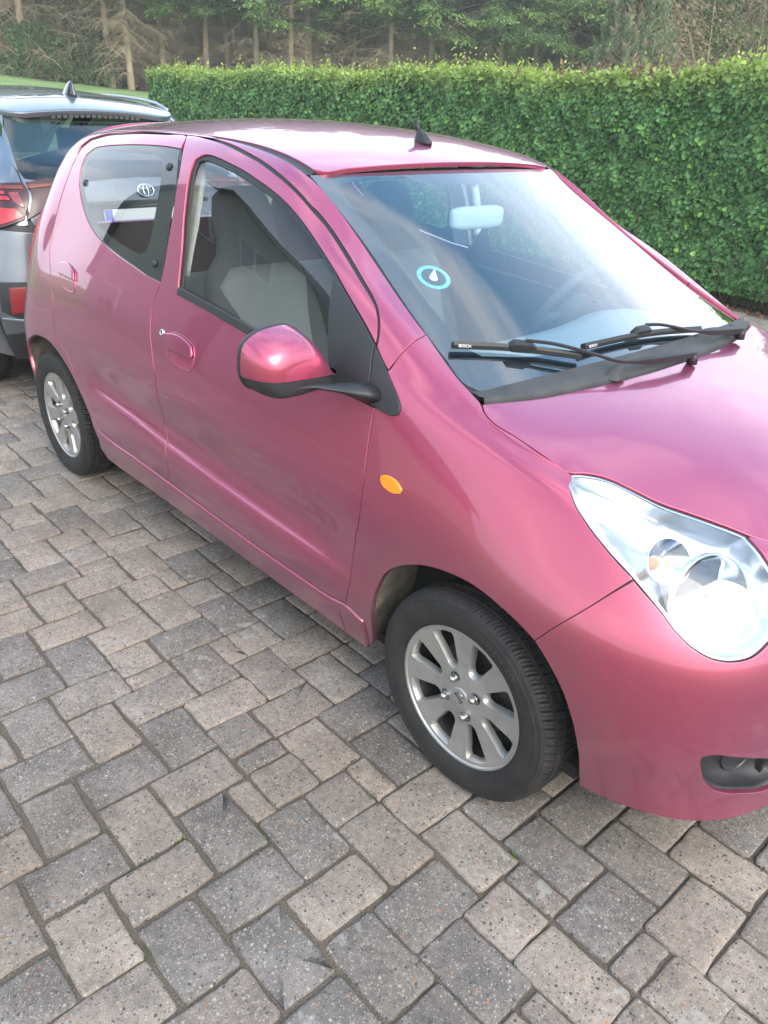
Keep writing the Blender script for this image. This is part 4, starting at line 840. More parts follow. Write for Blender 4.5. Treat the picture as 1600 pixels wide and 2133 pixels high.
rr_=[(-2.40-.03*(1-(y/.45)**2),y) for y in np.linspace(.42,-.42,9)]
ro=ro+fr+[(x,-y) for x,y in ro[::-1]]+rr_
V,F,N=panel(ROOF,crom(np.array(ro),.012,40,True),step=.02,inset=.001); add('roof',V,F,PAINT,CAR,True,N)
wsu=np.linspace(S.us[8],S.us[11]+.10,14); wse=S.ev(np.stack([wsu,np.full(14,V9-.002)],1)); pts=[]; wt=[]
for i,p in enumerate(wse):
    t=i/13
    for q in (0,.3,.6,.85,1):
        pts.append((p[0]+(.05+.075*t)*(1-q*q), p[1]*q, p[2]-.008+.012*(1-q*q))); wt.append(4 if q==1 else 1)
WS=Poly(pts,[(i,j) for i in range(4) for j in range(3) if i+2*j<=4],wt)
wo=[(p[0],p[1]+.006) for p in wse]; t_=[(-.905+.05*(1-(y/.52)**2)+.004,y) for y in np.linspace(.5,-.5,13)]
wo=[q for q in wo if q[0]<-.172]; cl_=[(-.160+.076*(1-(y/.62)**2),y) for y in np.linspace(-.60,.60,13)]
wo=wo+cl_+[(x,-y) for x,y in wo[::-1]]+t_
WO=np.array(wo); print('fit',ROOF.res,WS.res)
V,F,N=panel(WS,crom(WO,.012,40,True),step=.02,flange=.004); add('windscreen',V,F,WSGLASS,CAR,True,N)
hg=S.ev(J(O('hoodgap'),O('hltop',a=1,b=None),[[um-.2,hv],[um,hv]]))
hp=[]; HGx=np.array(hg)
# bonnet crown: centre line and edge
cx=lambda x: np.interp(x,[-.06,.1,.25,.38,.46,.52,.535],[.957,.930,.893,.848,.802,.758,.742])
for p in hg[:-2]: hp+= [tuple(p),(p[0],-p[1],p[2])]
for p in hg[:-1]:
    for q in (.75,.5,.25):
        zc=cx(p[0]); z=p[2]+(zc-p[2])*(1-q**2.2)
        hp+= [(p[0],p[1]*q,z),(p[0],-p[1]*q,z)]
for x in (-.06,.02,.1,.18,.26,.34,.42,.48,.53): hp.append((x,0,float(cx(x))))
HOOD=Height(hp,2e-5); HOOD.sign=1.0
ho=[(p[0],p[1]) for p in hg[:-1]]; ho.append((hg[-1][0],0)); 
front=[(x,-y) for x,y in ho[-2::-1]]
rearl=[(-.128+.100*(1-(y/.642)**2),y) for y in np.linspace(.60,-.60,17)]
hoo=np.array(ho+front+rearl)
V,F,N=panel(HOOD,crom(hoo,.012,40,True),step=.014,inset=.003); add('bonnet',V,F,PAINT,CAR,True,N)
# --- glass of the doors
fw=J(O('fwin'),O('sailfront',a=1),O('split',True)[1:],O('sailbot',a=1),O('belt',a=1,b=-1))
def grow(P,d): 
    P=np.asarray(P); c=[]; n=len(P); ar=np.sum(P[:,0]*np.roll(P[:,1],-1)-np.roll(P[:,0],-1)*P[:,1]); sg=1 if ar>0 else -1
    t=np.roll(P,-1,0)-np.roll(P,1,0); t/=np.linalg.norm(t,axis=1)[:,None]+1e-12
    return P+np.stack([t[:,1],-t[:,0]],1)*sg*d
fwc=CR(fw); V,F,N=panel(S,grow(fwc,.004),off=-.012,flange=.004,roll=.001); 
for o,d in zip((0,1),FD):
    a=(V,F,N) if o==0 else flip(V,F,N); g=add('window_pane',a[0],a[1],GLASS,d,True,a[2])
# seal round the front window
ring_o=grow(fwc,.002); ring_i=grow(fwc,-.013)
V,F,N=panel(S,ring_o,[ring_i],off=-.006,flange=.006,roll=.003,inset=0,step=.02)
for o,d in zip((0,1),FD):
    a=(V,F,N) if o==0 else flip(V,F,N); add('window_seal',a[0],a[1],RUBBER,d,True,a[2])
rwc=CR(J(O('rwin'),O('rwinb',a=1,b=-1)))
V,F,N=panel(S,rwc,off=-.001,flange=.005,roll=.001,inset=.0015)
for o,d in zip((0,1),RD):
    a=(V,F,N) if o==0 else flip(V,F,N); add('rear_pane',a[0],a[1],GLASS,d,True,a[2])

# ---------------------------------------------------------------- the pink car: trim, lamps, wheels, mirrors
def at(uv, off=0.0):
    P=S.ev([uv])[0]; a,b,n=S.jac([uv]); n=n[0]; a=a[0]/np.linalg.norm(a[0]); b=np.cross(n,a); return Vector(P+n*off),Vector(a),Vector(b),Vector(n)
def frame(o,a,b,n): return Matrix(((a[0],b[0],n[0],o[0]),(a[1],b[1],n[1],o[1]),(a[2],b[2],n[2],o[2]),(0,0,0,1)))
MIR=Matrix.Scale(-1,4,(0,1,0))
def pan(name, outline, m, parents, S_=None, **k):
    V,F,N=panel(S_ or S,outline,**k); r=[]
    for s in (0,1):
        a=(V,F,N) if s==0 else flip(V,F,N); r.append(add(name,a[0],a[1],m,parents[s],True,a[2]))
    return r
CHROME=mat('chrome',(.75,.76,.78),.12,1.0)
# door handles: pocket and flap (the door skin stays whole behind, so a flat darker plate paints in the pocket's shade)
def holed(objs, outline, name, handle_outline): pass
POCK=mat('handle pocket shade',(.25,.05,.1),.4,coat=.5)
for hk,fk,dr in (('handle_f','flap_f',FD),('handle_r','flap_r',RD)):
    ho_=CR(O(hk)); c0=ho_.mean(0)
    # dished pocket: concentric rings sinking towards the lower half
    def pocket(ho_=ho_,c0=c0):
        mb=MB(); rings=[]
        for sc_,off in ((1.04,.0008),(1.0,.0022),(.95,.0012),(.86,-.006),(.70,-.012),(.45,-.014),(.1,-.014)):
            uv=c0+(ho_-c0)*sc_; P=S.ev(uv); _,_,n=S.jac(uv); rings.append(P+n*max(off,.0012)*1.0 if off>0 else P+n*(.0012))
        mb.loft([[Vector(p) for p in r] for r in rings],cap=False); return mb
    fl=CR(O(fk))
    hs=pan('handle_surround',grow(ho_,.0035),PAINT,dr,off=.0022,roll=.0022,flange=.003,inset=0,step=.02,holes=[grow(ho_,-.0025)])
    pan('handle_pocket',grow(ho_,.0),mat('shaded pocket paint',(.30,.045,.10),.25,.3,coat=.8),dr,off=.0008,roll=0,flange=.002,inset=0,step=.02)
    hd=pan('door_handle',fl,PAINT,dr,off=.012,roll=.006,flange=.008,inset=.001,step=.006)
# lock cylinder
def lockmb():
    o,a,b,n=at(OUT['lock'][0],0); M=frame(o,a,b,n); mb=MB()
    pr=[(.0115,0),(.0115,.003),(.0095,.0055),(.0065,.006),(.006,.0045),(0.0005,.0045)]
    mb.loft([[M@Vector((r*math.cos(t),r*math.sin(t),h)) for t in np.linspace(0,2*math.pi,24,endpoint=False)] for r,h in pr],cap=False)
    return mb
bothmb('door_lock',lockmb,mat('satin steel',(.55,.55,.55),.3,1.0),FD)
def keyslot():
    o,a,b,n=at(OUT['lock'][0],0); M=frame(o,a,b,n); return MB().box((-.0012,-.004,.0046),(.0012,.004,.0050),M)
bothmb('key_slot',keyslot,RUBBER,FD)
# side repeater
pan('side_indicator',CR(O('ind')),mat('amber plastic',(.80,.22,.01),.18,coat=.6,bump=(400,.12)),(CAR,CAR),off=.007,roll=.005,flange=.006,inset=0,step=.005)
# belt moulding of the front door
bl=O('belt'); up=bl+np.array([0,.020]); 
pan('belt_moulding',crom(J(bl,up[::-1]),.01,40,True),BLACK,FD,off=.006,roll=.004,flange=.01,inset=-.001,step=.01)
# mirror sail, door half and fender half
s1=J(O('sailfront'),O('split',True)[1:],O('sailbot',a=1),[O('sailbot',a=-1)[0]*.3+O('sailfront')[0]*.7])
pan('mirror_sail',CR(s1),BLACK,FD,off=.007,roll=.003,flange=.012,inset=.001)
s2=J(O('split',True)[0:1],O('sailtip',a=1),O('split',a=1,b=-1))
pan('sail_cover',CR(s2),BLACK,(CAR,CAR),off=.006,roll=.003,flange=.009,inset=.001)
# sill trims
ea=O('archf')[0]; sl_=J(O('rdbot'),O('fdbot',a=1)); sl_=sl_-np.array([0,.006])
sill=J(sl_,[[ea[0]-.004,ea[1]+.088]],[[ea[0]-.004,.03]],[[ea[0]-.010,.004]],[sbot[0]],[[uAt('archr',-1)+.035,.004]],[[uAt('archr',-1)+.012,.06]])
pan('sill_trim',CR(sill),PAINT,(CAR,CAR),off=.010,roll=.009,flange=.014,inset=-.002)
def sillseam_mb():
    mb=MB(); P=[S.ev([[O('sillseam')[0][0]-.004,v]])[0]-[0,.0102,0] for v in np.linspace(sbot[0][1]+.012,O('sillseam')[0][1]-.02,8)]; mb.tube(P,.0012,6); return mb
bothmb('sill_joint',sillseam_mb,mat('joint shade',(.05,.012,.025),.6),(CAR,CAR))
# rear pane: printed border and hinge caps
pan('printed_border',grow(rwc,-.002),mat('black frit',(.012,.012,.012),.35),[o for o in RD],off=-.0045,roll=0,flange=0,inset=0,step=.02,holes=[CR(O('frit_in'))])
def knob(uv):
    def f():
        o,a,b,n=at(uv,0); M=frame(o,a,b,n); mb=MB()
        mb.loft([[M@Vector((r*math.cos(t),r*math.sin(t),h)) for t in np.linspace(0,2*math.pi,18,endpoint=False)] for r,h in ((.0125,0),(.0125,.003),(.010,.0055),(.004,.0065),(.0005,.0067))],cap=False); return mb
    return f
for q in OUT['knobs']: bothmb('hinge_cap',knob(q),BLACK,RD)
# black seals behind all gaps
def ribbon(uv, w_=.014, dep=.009, closed=False):
    uv=crom(uv,.012,40,closed); P=S.ev(uv); _,_,n=S.jac(uv); t=np.gradient(P,axis=0); t/=np.linalg.norm(t,axis=1)[:,None]; s_=np.cross(n,t)
    A=P-n*dep-s_*w_; B_=P-n*dep+s_*w_; k=len(P); V=np.concatenate([A,B_]); F=[(i,i+1,k+i+1,k+i) for i in range(k-1)]; return V,F
V=[];F=[]
for key in ('bgap','fdbot','fdfront','rdrear','rdbot','fseam','bseam','hoodgap','hltop','split','sillseam'):
    v,f=ribbon(O(key),w_=.005 if key=='hltop' else .014); k=len(V); V+=list(v); F+=[tuple(i+k for i in q) for q in f]
v,f=ribbon(np.array([[um-.42,hv-.002],[um-.2,hv-.002],[um,hv-.001]]),w_=.02,dep=.012); k=len(V); V+=list(v); F+=[tuple(i+k for i in q) for q in f]
v,f=ribbon(J(O('bodytop')),w_=.022,dep=.006); k=len(V); V+=list(v); F+=[tuple(i+k for i in q) for q in f]
v,f=ribbon(J(O('hlbot')),w_=.004,dep=.008); k=len(V); V+=list(v); F+=[tuple(i+k for i in q) for q in f]
for s in (0,1):
    a=(V,F) if s==0 else flip(V,F); add('gap_seal',a[0],a[1],RUBBER,CAR,True)
# roof ditch moulding (widens towards the windscreen)
def ditchmb():
    us_=np.linspace(S.us[4],S.us[8]+.002,40); P=S.ev(np.stack([us_,np.full(40,V9-.003)],1)); d=np.interp(P[:,0],[-2.3,-1.45,-1.2,-.9],[.004,.006,.020,.034])
    mb=MB(); A=[Vector(p)+Vector((0,-.004,-.004)) for p in P]; B_=[Vector(ROOF.ev([[p[0],p[1]+dd]])[0])+Vector((0,0,-.004)) for p,dd in zip(P,d)]; C_=[(a+b)/2+Vector((0,0,-.003)) for a,b in zip(A,B_)]
    n=40; mb.raw(A+C_+B_,[(i,i+1,n+i+1,n+i) for i in range(n-1)]+[(n+i,n+i+1,2*n+i+1,2*n+i) for i in range(n-1)],True); return mb
bothmb('roof_ditch_moulding',ditchmb,BLACK,(CAR,CAR))
# screen surround: black strip round the glass
wsi=crom(WO,.012,40,True)
V,F,N=panel(WS,grow(wsi,.012),[grow(wsi,-.003)],off=-.003,roll=0,flange=.02,inset=0,step=.03); add('screen_seal',V,F,RUBBER,CAR,True,N)
def fritpoly(w_side,w_top):
    cx_=0; o=[]
    for x,y in wsi: o.append((x,y))
    return np.array(o)
ins=[]
for (x,y) in [(-.86,-.49),(-.62,-.53),(-.42,-.56),(-.26,-.575),(-.205,-.56),(-.165,-.45),(-.125,-.25),(-.11,0)]:
    ins.append((x,y))
ins=[(-.850,-.475),(-.80,-.480),(-.60,-.497),(-.42,-.520),(-.285,-.535),(-.245,-.515),(-.195,-.41),(-.16,-.23),(-.148,0)]
inner=ins+[(x,-y) for x,y in ins[-2::-1]]+[(-.862,.26),(-.80,.20),(-.79,.10),(-.79,-.10),(-.80,-.18),(-.862,-.26)]
V,F,N=panel(WS,grow(wsi,-.002),[crom(np.array(inner),.012,30,True)],off=-.0035,roll=0,flange=0,inset=0,step=.03); add('screen_border',V,F,mat('black frit blue sheen',(.012,.014,.02),.3),CAR,True,N)
# scuttle (cowl) between bonnet and glass
COWL=mat('weathered scuttle plastic',(.022,.023,.025),.6,noise=(14,.5,(.05,.05,.05)),bump=(600,.08))
def cowl():
    mb=MB(); n=41; ys=np.linspace(-.632,.632,n); rows=[]
    for t in (0,.06,.12,.5,.9,1.0):
        row=[]
        for y in ys:
            q=1-(y/.642)**2
            xr=-.128+.100*q; xg=-.168+.078*q
            zr=HOOD.ev([[xr,max(-.64,min(.64,y))]])[0][2]; zg=WS.ev([[xg,max(-.61,min(.61,y))]])[0][2]
            z=zr*(1-t)+zg*t; h={0:-.02,.06:.002,.12:.010,.5:.004,.9:.006,1.0:.0035}[t]
            row.append(Vector((xr*(1-t)+xg*t,y,z+h)))
        rows.append(row)
    k=n; mb.raw([v for r in rows for v in r],[(i*k+j,i*k+j+1,(i+1)*k+j+1,(i+1)*k+j) for i in range(5) for j in range(k-1)],True); return mb
COW=cowl().build('scuttle_panel',COWL,CAR)
def fin(x,y,z,s=1):
    mb=MB(); mb.loft([[Vector((x-.010*s,y-.045*s,z-.008)),Vector((x-.010*s,y+.012*s,z-.008)),Vector((x+.022*s,y+.014*s,z-.012)),Vector((x+.022*s,y-.02*s,z-.012))],[Vector((x-.004,y-.004,z+.026*s)),Vector((x-.004,y+.006,z+.026*s)),Vector((x+.010,y+.007,z+.022*s)),Vector((x+.010,y-.004,z+.022*s))]],smooth=False); return mb
for q in ((-.052,-.235,.963),(-.085,.41,.966)):
    bevel(fin(*q).build('bonnet_rest',COWL,COW),.004)
# wipers
def wiper(blade, block, arm, pivot):
    w_=empty('wiper',pivot,parent=CAR); p=Vector(pivot)
    B=[Vector(b) for b in blade]; ins_=Vector((.55,0,.83))
    mb=MB(); P=crom(np.array(blade),.02,60)
    rings=[]
    for i,q in enumerate(P):
        t=(Vector(P[min(i+1,len(P)-1)])-Vector(P[max(i-1,0)])).normalized(); up=ins_-t*ins_.dot(t); up.normalize(); sd=t.cross(up); q=Vector(q)-p
        rings.append([q-sd*.009+up*.002,q-sd*.002+up*.014,q+sd*.006+up*.010,q+sd*.010+up*.002,q+sd*.003-up*.006,q-sd*.003-up*.006])
    mb.loft(rings,smooth=False); sharp(mb.build('blade',mat('wiper blade',(.010,.010,.011),.42),w_))
    mb=MB(); b0=Vector(block[0])-p; b1=Vector(block[1])-p; t=(b1-b0).normalized(); up=(ins_-t*ins_.dot(t)).normalized(); sd=t.cross(up); rings=[]
    for k,hh,ww in ((0,.6,.7),(.15,1,1),(.75,1,1),(1,.5,.6)):
        q=b0+(b1-b0)*k; rings.append([q-sd*.013*ww+up*.002,q-sd*.011*ww+up*.022*hh,q+sd*.011*ww+up*.024*hh,q+sd*.013*ww+up*.0])
    mb.loft(rings,smooth=False); bevel(mb.build('blade_clip',mat('wiper plastic',(.012,.012,.013),.5),w_),.003)
    mb=MB(); P=crom(np.array(arm),.02,60); n=len(P); rings=[]
    for i,q in enumerate(P):
        f=i/(n-1); t=(Vector(P[min(i+1,n-1)])-Vector(P[max(i-1,0)])).normalized(); up=(Vector((.35,0,.93))-t*Vector((.35,0,.93)).dot(t)).normalized(); sd=t.cross(up); q=Vector(q)-p
        ww=.004 if f<.5 else .004+.0065*min(1,(f-.5)/.14); hh=.0035 if f<.5 else .0035+.0045*min(1,(f-.5)/.14)
        rings.append([q-sd*ww-up*hh,q-sd*ww*.8+up*hh,q+sd*ww*.8+up*hh,q+sd*ww-up*hh])
    mb.loft(rings,smooth=False); bevel(mb.build('arm',mat('wiper plastic',(.012,.012,.013),.5),w_),.0015)
    mb=MB(); mb.tube([(0,0,-.02),(0,0,.008)],.014,14); mb.build('pivot',mat('wiper plastic',(.012,.012,.013),.5),w_)
    # maker's word on the blade end
    cu=bpy.data.curves.new('t','FONT'); cu.body='BOSCH'; cu.size=.0095; cu.extrude=.0002; to=bpy.data.objects.new('t',cu); me=bpy.data.meshes.new_from_object(to); bpy.data.objects.remove(to)
    a=B[0]-p; t=(B[1]-B[0]).normalized(); up=(ins_-t*ins_.dot(t)).normalized(); sd=t.cross(up)
    face=(sd*.75+up*.6).normalized(); vv=face.cross(t)
    if vv.z<0: vv=-vv
    fr_=frame(a+t*.012+up*.0065+sd*.0092,t,vv,t.cross(vv))
    me.transform(fr_); link('maker_word',me,mat('white print',(.7,.7,.7),.5),w_)
    return w_
wiper([(-.286,-.578,1.030),(-.21,-.436,1.018),(-.121,-.297,.998)],[(-.222,-.455,1.020),(-.184,-.395,1.014)],[(-.196,-.42,1.040),(-.16,-.37,1.034),(-.10,-.29,1.012),(-.052,-.225,.992),(-.03,-.15,.988),(-.016,-.075,.987),(-.005,.045,.980)],(-.005,.045,.972))
wiper([(-.144,-.259,1.010),(-.126,-.012,1.010),(-.102,.242,.993)],[(-.137,-.055,1.012),(-.13,.02,1.012)],[(-.131,0,1.034),(-.124,.05,1.030),(-.104,.12,1.016),(-.085,.17,1.004),(-.074,.22,.998),(-.066,.30,.990),(-.056,.415,.980)],(-.056,.415,.972))
# parking disc and registration stickers behind the glass
def onws(x,y,d): P=WS.ev([[x,y]])[0]; a,b,n=WS.jac([[x,y]]); return Vector(P-n[0]*d),Vector(n[0])
pd_c,pd_n=onws(-.496,-.437,.006); ey=Vector((0,1,0)); ey=(ey-pd_n*ey.dot(pd_n)).normalized(); ex=ey.cross(pd_n)   # ex: down-forward, ey: left
PD=empty('parking_disc',pd_c); tag(PD,'round blue parking disc with a white drop shaped hand stuck inside the pink car windscreen','parking disc')
Mp=frame(Vector((0,0,0)),ey,-ex,pd_n)   # x across, y up the glass
def disc(name,r0,r1,z,m,par,n=48):
    V=[Mp@Vector((r*math.cos(t),r*math.sin(t),z)) for r in (r0,r1) for t in np.linspace(0,2*math.pi,n,endpoint=False)]
    return add(name,V,[(i,(i+1)%n,n+(i+1)%n,n+i) for i in range(n)],m,par)
disc('dial_ring',.034,.045,.0,mat('pale blue print',(.22,.62,.80),.4),PD)
disc('dial_face',.0005,.0338,-.001,mat('dark dial',(.02,.035,.05),.3),PD)
hv_=[Mp@Vector((x,y,.0012)) for x,y in [(.010+.012*math.cos(a),-.006+.012*math.sin(a)) for a in np.linspace(R(150),R(350),14)]+[(.024,.024)]]
add('dial_hand',[Mp@Vector((-.004+.0115*math.cos(a),-.004+.0115*math.sin(a),.0014)) for a in np.linspace(R(128),R(322),16)]+[Mp@Vector((.023,.026,.0014))],[tuple(range(17))],mat('white dial hand',(.8,.82,.8),.4),PD)
for k in range(12):
    cu=bpy.data.curves.new('t','FONT'); cu.body=str(k+1); cu.size=.0088; cu.align_x='CENTER'; cu.align_y='CENTER'; to=bpy.data.objects.new('t',cu); me=bpy.data.meshes.new_from_object(to); bpy.data.objects.remove(to)
    a=math.pi/2-(k+1)*math.pi/6; me.transform(Mp@Matrix.Translation((.0395*math.cos(a),.0395*math.sin(a),.001))@Matrix.Rotation(a-math.pi/2,4,'Z')); link('numeral',me,mat('dial numerals',(.02,.1,.16),.4),PD)
def sticker(x0,y0,x1,y1,wd,m,name='licence_sticker'):
    a,n=onws(x0,y0,.004); b,_=onws(x1,y1,.004); t=(b-a).normalized(); s_=n.cross(t); return add(name,[a-s_*wd,b-s_*wd,b+s_*wd,a+s_*wd],[(0,1,2,3)],m,CAR)
sticker(-.37,.598,-.30,.575,.009,mat('pale green sticker',(.35,.6,.55),.5))
for k in range(5):
    f=k/5; sticker(-.37+.07*f+.004,.598-.023*f-.001,-.37+.07*(f+.09)+.004,.598-.023*(f+.09)-.001,.0093-.002,mat('dark sticker bars',(.03,.10,.10),.5),'sticker_bar')
sticker(-.425,.614,-.40,.606,.008,mat('pale sticker',(.6,.62,.6),.5))
# aerial
def aerial():
    z=ROOF.ev([[-1.01,0]])[0][2]; mb=MB(); 
    mb.loft([[Vector((-1.01+a*math.cos(t)-sh,b*math.sin(t),z+h)) for t in np.linspace(0,2*math.pi,20,endpoint=False)] for a,b,h,sh in ((.036,.021,-.004,0),(.036,.021,.003,0),(.031,.019,.010,.002),(.022,.015,.022,.008),(.014,.011,.032,.014),(.008,.008,.036,.018))])
    mb.tube([(-1.028,0,z+.028),(-1.05,0,z+.062)],[.0085,.0075],12); return mb
aerial().build('aerial',mat('aerial rubber',(.012,.012,.014),.5),CAR)
# wing mirrors
MO=[(-.764,.940),(-.85,.931),(-.93,.928),(-.974,.934),(-.992,.960),(-.994,1.0),(-.986,1.034),(-.955,1.056),(-.90,1.066),(-.862,1.064),(-.830,1.044),(-.80,1.01),(-.778,.97)]
MO=crom(np.array(MO),.008,60,True); mc=np.array([-.888,.992])
def mring(x,s_,dy=0,dz=0): return [Vector((x,mc[0]+dy+(y-mc[0])*s_,mc[1]+dz+(z-mc[1])*s_)) for y,z in MO]
def shell(top):
    mb=MB(); rings=[]
    for t in np.linspace(0,1,14):
        x=-.545+.086*math.sin(t*math.pi/2); s_=math.cos(t*math.pi/2)**.34 if t<1 else .02
        rings.append(mring(x,max(s_,.02),dy=.02*t,dz=-.036*t))
    mb.loft(rings); return mb
def mirror_cap():
    mb=shell(True); 
    V=np.array([tuple(v) for v in mb.V]); F=[f for f in mb.F if len(f)==4]
    # keep what lies above the black lower shell
    line=lambda v: v[2]>.965-.045*(-.785-v[1])/.2*0+.012*np.clip((v[1]+.99)/.2,0,1)*-1
    K=[f for f in F if np.mean([V[i][2]-(.968-.006*(V[i][1]+.9)/.1) for i in f])>0]
    mb.F=K; mb.S=[True]*len(K); return mb
def mirror_base():
    mb=shell(False); V=np.array([tuple(v) for v in mb.V]); c=V.mean(0); V=c+(V-c)*.985; mb.V=[tuple(v) for v in V]; return mb
ME=[]
for s in (0,1):
    e=empty('wing_mirror',(0,0,0),parent=CAR); ME.append(e)
mir_n={}
bothmb('mirror_shell',mirror_base,BLACK,ME)
def cap2():
    mb=MB(); n=60; m=26; V=[];F=[]
    return mb
# painted cap: smooth grid over the dome, cut along a lower line
def capmb():
    mb=MB(); ts=np.linspace(.04,1,22); rings=[]
    lo=lambda y: .964-.010*np.clip((y+.99)/.2,0,1)
    for t in ts:
        x=-.545+.088*math.sin(t*math.pi/2); s_=max(math.cos(t*math.pi/2)**.34,.02) if t<1 else .02
        rr=[Vector((x,mc[0]+.02*t+(y-mc[0])*s_*1.012,mc[1]-.036*t+(z-mc[1])*s_*1.012)) for y,z in MO]
        rings.append([Vector((v.x,v.y,max(v.z,float(lo(v.y))))) for v in rr])
    mb.loft(rings); return mb
for o in bothmb('mirror_cap',capmb,PAINT,ME): sharp(o,60)
def rimmb():
    mb=MB(); mb.loft([mring(-.554,.93),mring(-.556,.985),mring(-.550,1.016),mring(-.541,1.018),mring(-.538,.97)],cap=False); return mb
bothmb('mirror_rim',rimmb,BLACK,ME)
bothmb('mirror_glass',lambda: MB().loft([mring(-.553,.95),mring(-.552,.94)]),mat('mirror silver',(.8,.8,.82),.02,1.0),ME)
def armmb():
    mb=MB(); sec=[(-.392,-.742,.918,.045,.026),(-.405,-.772,.925,.042,.017),(-.435,-.805,.930,.036,.009),(-.485,-.85,.936,.036,.008),(-.50,-.90,.938,.04,.009)]
    rings=[]
    for x,y,z,ax,az in sec: rings.append([Vector((x+ax*math.cos(t),y,z+az*math.sin(t))) for t in np.linspace(0,2*math.pi,18,endpoint=False)])
    mb.loft(rings); return mb
bothmb('mirror_arm',armmb,BLACK,ME)

# the far mirror is folded back against its door
_p=Matrix.Translation((-.40,.765,0)); ME[1].matrix_world=_p@Matrix.Rotation(R(74),4,'Z')@_p.inverted()

# ---------------------------------------------------------------- the pink car: wheels, lamps, interior
def lathe(prof, n, axis='y', th0=0.0):
    """prof: list of (radius, outward depth); outward is -y"""
    th=np.linspace(0,2*math.pi,n,endpoint=False)+th0; V=[]; F=[]
    for r,d in prof: V+= [(r*math.cos(t),-d,r*math.sin(t)) for t in th]
    for i in range(len(prof)-1):
        for k in range(n): F.append((i*n+k,i*n+(k+1)%n,(i+1)*n+(k+1)%n,(i+1)*n+k))
    return V,F
def fixn(o, smooth_angle=40): return sharp(o,smooth_angle)
TYRE=mat('tyre rubber',(.009,.0085,.0085),.72,noise=(22,.5,(.024,.021,.019)),bump=(260,.15))
def tyre_mesh():
    half=[(.181,.058),(.186,.066),(.1865,.0675),(.190,.0695),(.1905,.0685),(.196,.0725),(.212,.0765),(.228,.0775),(.236,.0768),(.2365,.0778),(.2385,.0775),(.239,.0762),(.249,.0738),(.2505,.0748),(.2525,.0742),(.253,.0728),(.259,.070),(.2645,.0655)]
    tread=[(.2678,.061),(.2695,.056),(.2705,.050),(.2712,.0465),(.2714,.0445),(.2716,.0420),(.2719,.0405),(.2724,.032),(.2728,.023),(.2729,.0205),(.2729,.0165),(.2730,.0145),(.2732,.006),(.2732,0)]
    prof=half+tread; prof=prof+[(r,-d) for r,d in prof[-2::-1]]
    N=960; th=np.linspace(0,2*math.pi,N,endpoint=False); V=np.zeros((len(prof),N,3))
    for i,(r,d) in enumerate(prof):
        rr=np.full(N,r); ad=abs(d)
        if ad<.067 and r>.26:
            skew=(.0725-ad)*.55*np.sign(d if d else 1)
            ph=((th*80/(2*math.pi))+skew*30)%1.0
            lat=(ph<.17)&(ad>.0455); lat2=(np.abs(ph-.55)<.06)&(ad>.0455)
            lat3=(ph<.13)&(ad<.04)
            rr=rr-np.where(lat,.007,0)-np.where(lat2,.004,0)-np.where(lat3,.006,0)
            if .0405<ad<.0455 or .0150<ad<.0210: rr=rr-.0065
        V[i,:,0]=rr*np.cos(th); V[i,:,1]=-d; V[i,:,2]=rr*np.sin(th)
    K=len(prof); F=[(i*N+k,i*N+(k+1)%N,(i+1)*N+(k+1)%N,(i+1)*N+k) for i in range(K-1) for k in range(N)]
    return V.reshape(-1,3),F
RIMM=mat('silver alloy',(.42,.415,.40),.40,.7,coat=.2,noise=(24,.7,(.33,.31,.285)))
PKT=RIMM
A0=R(26)
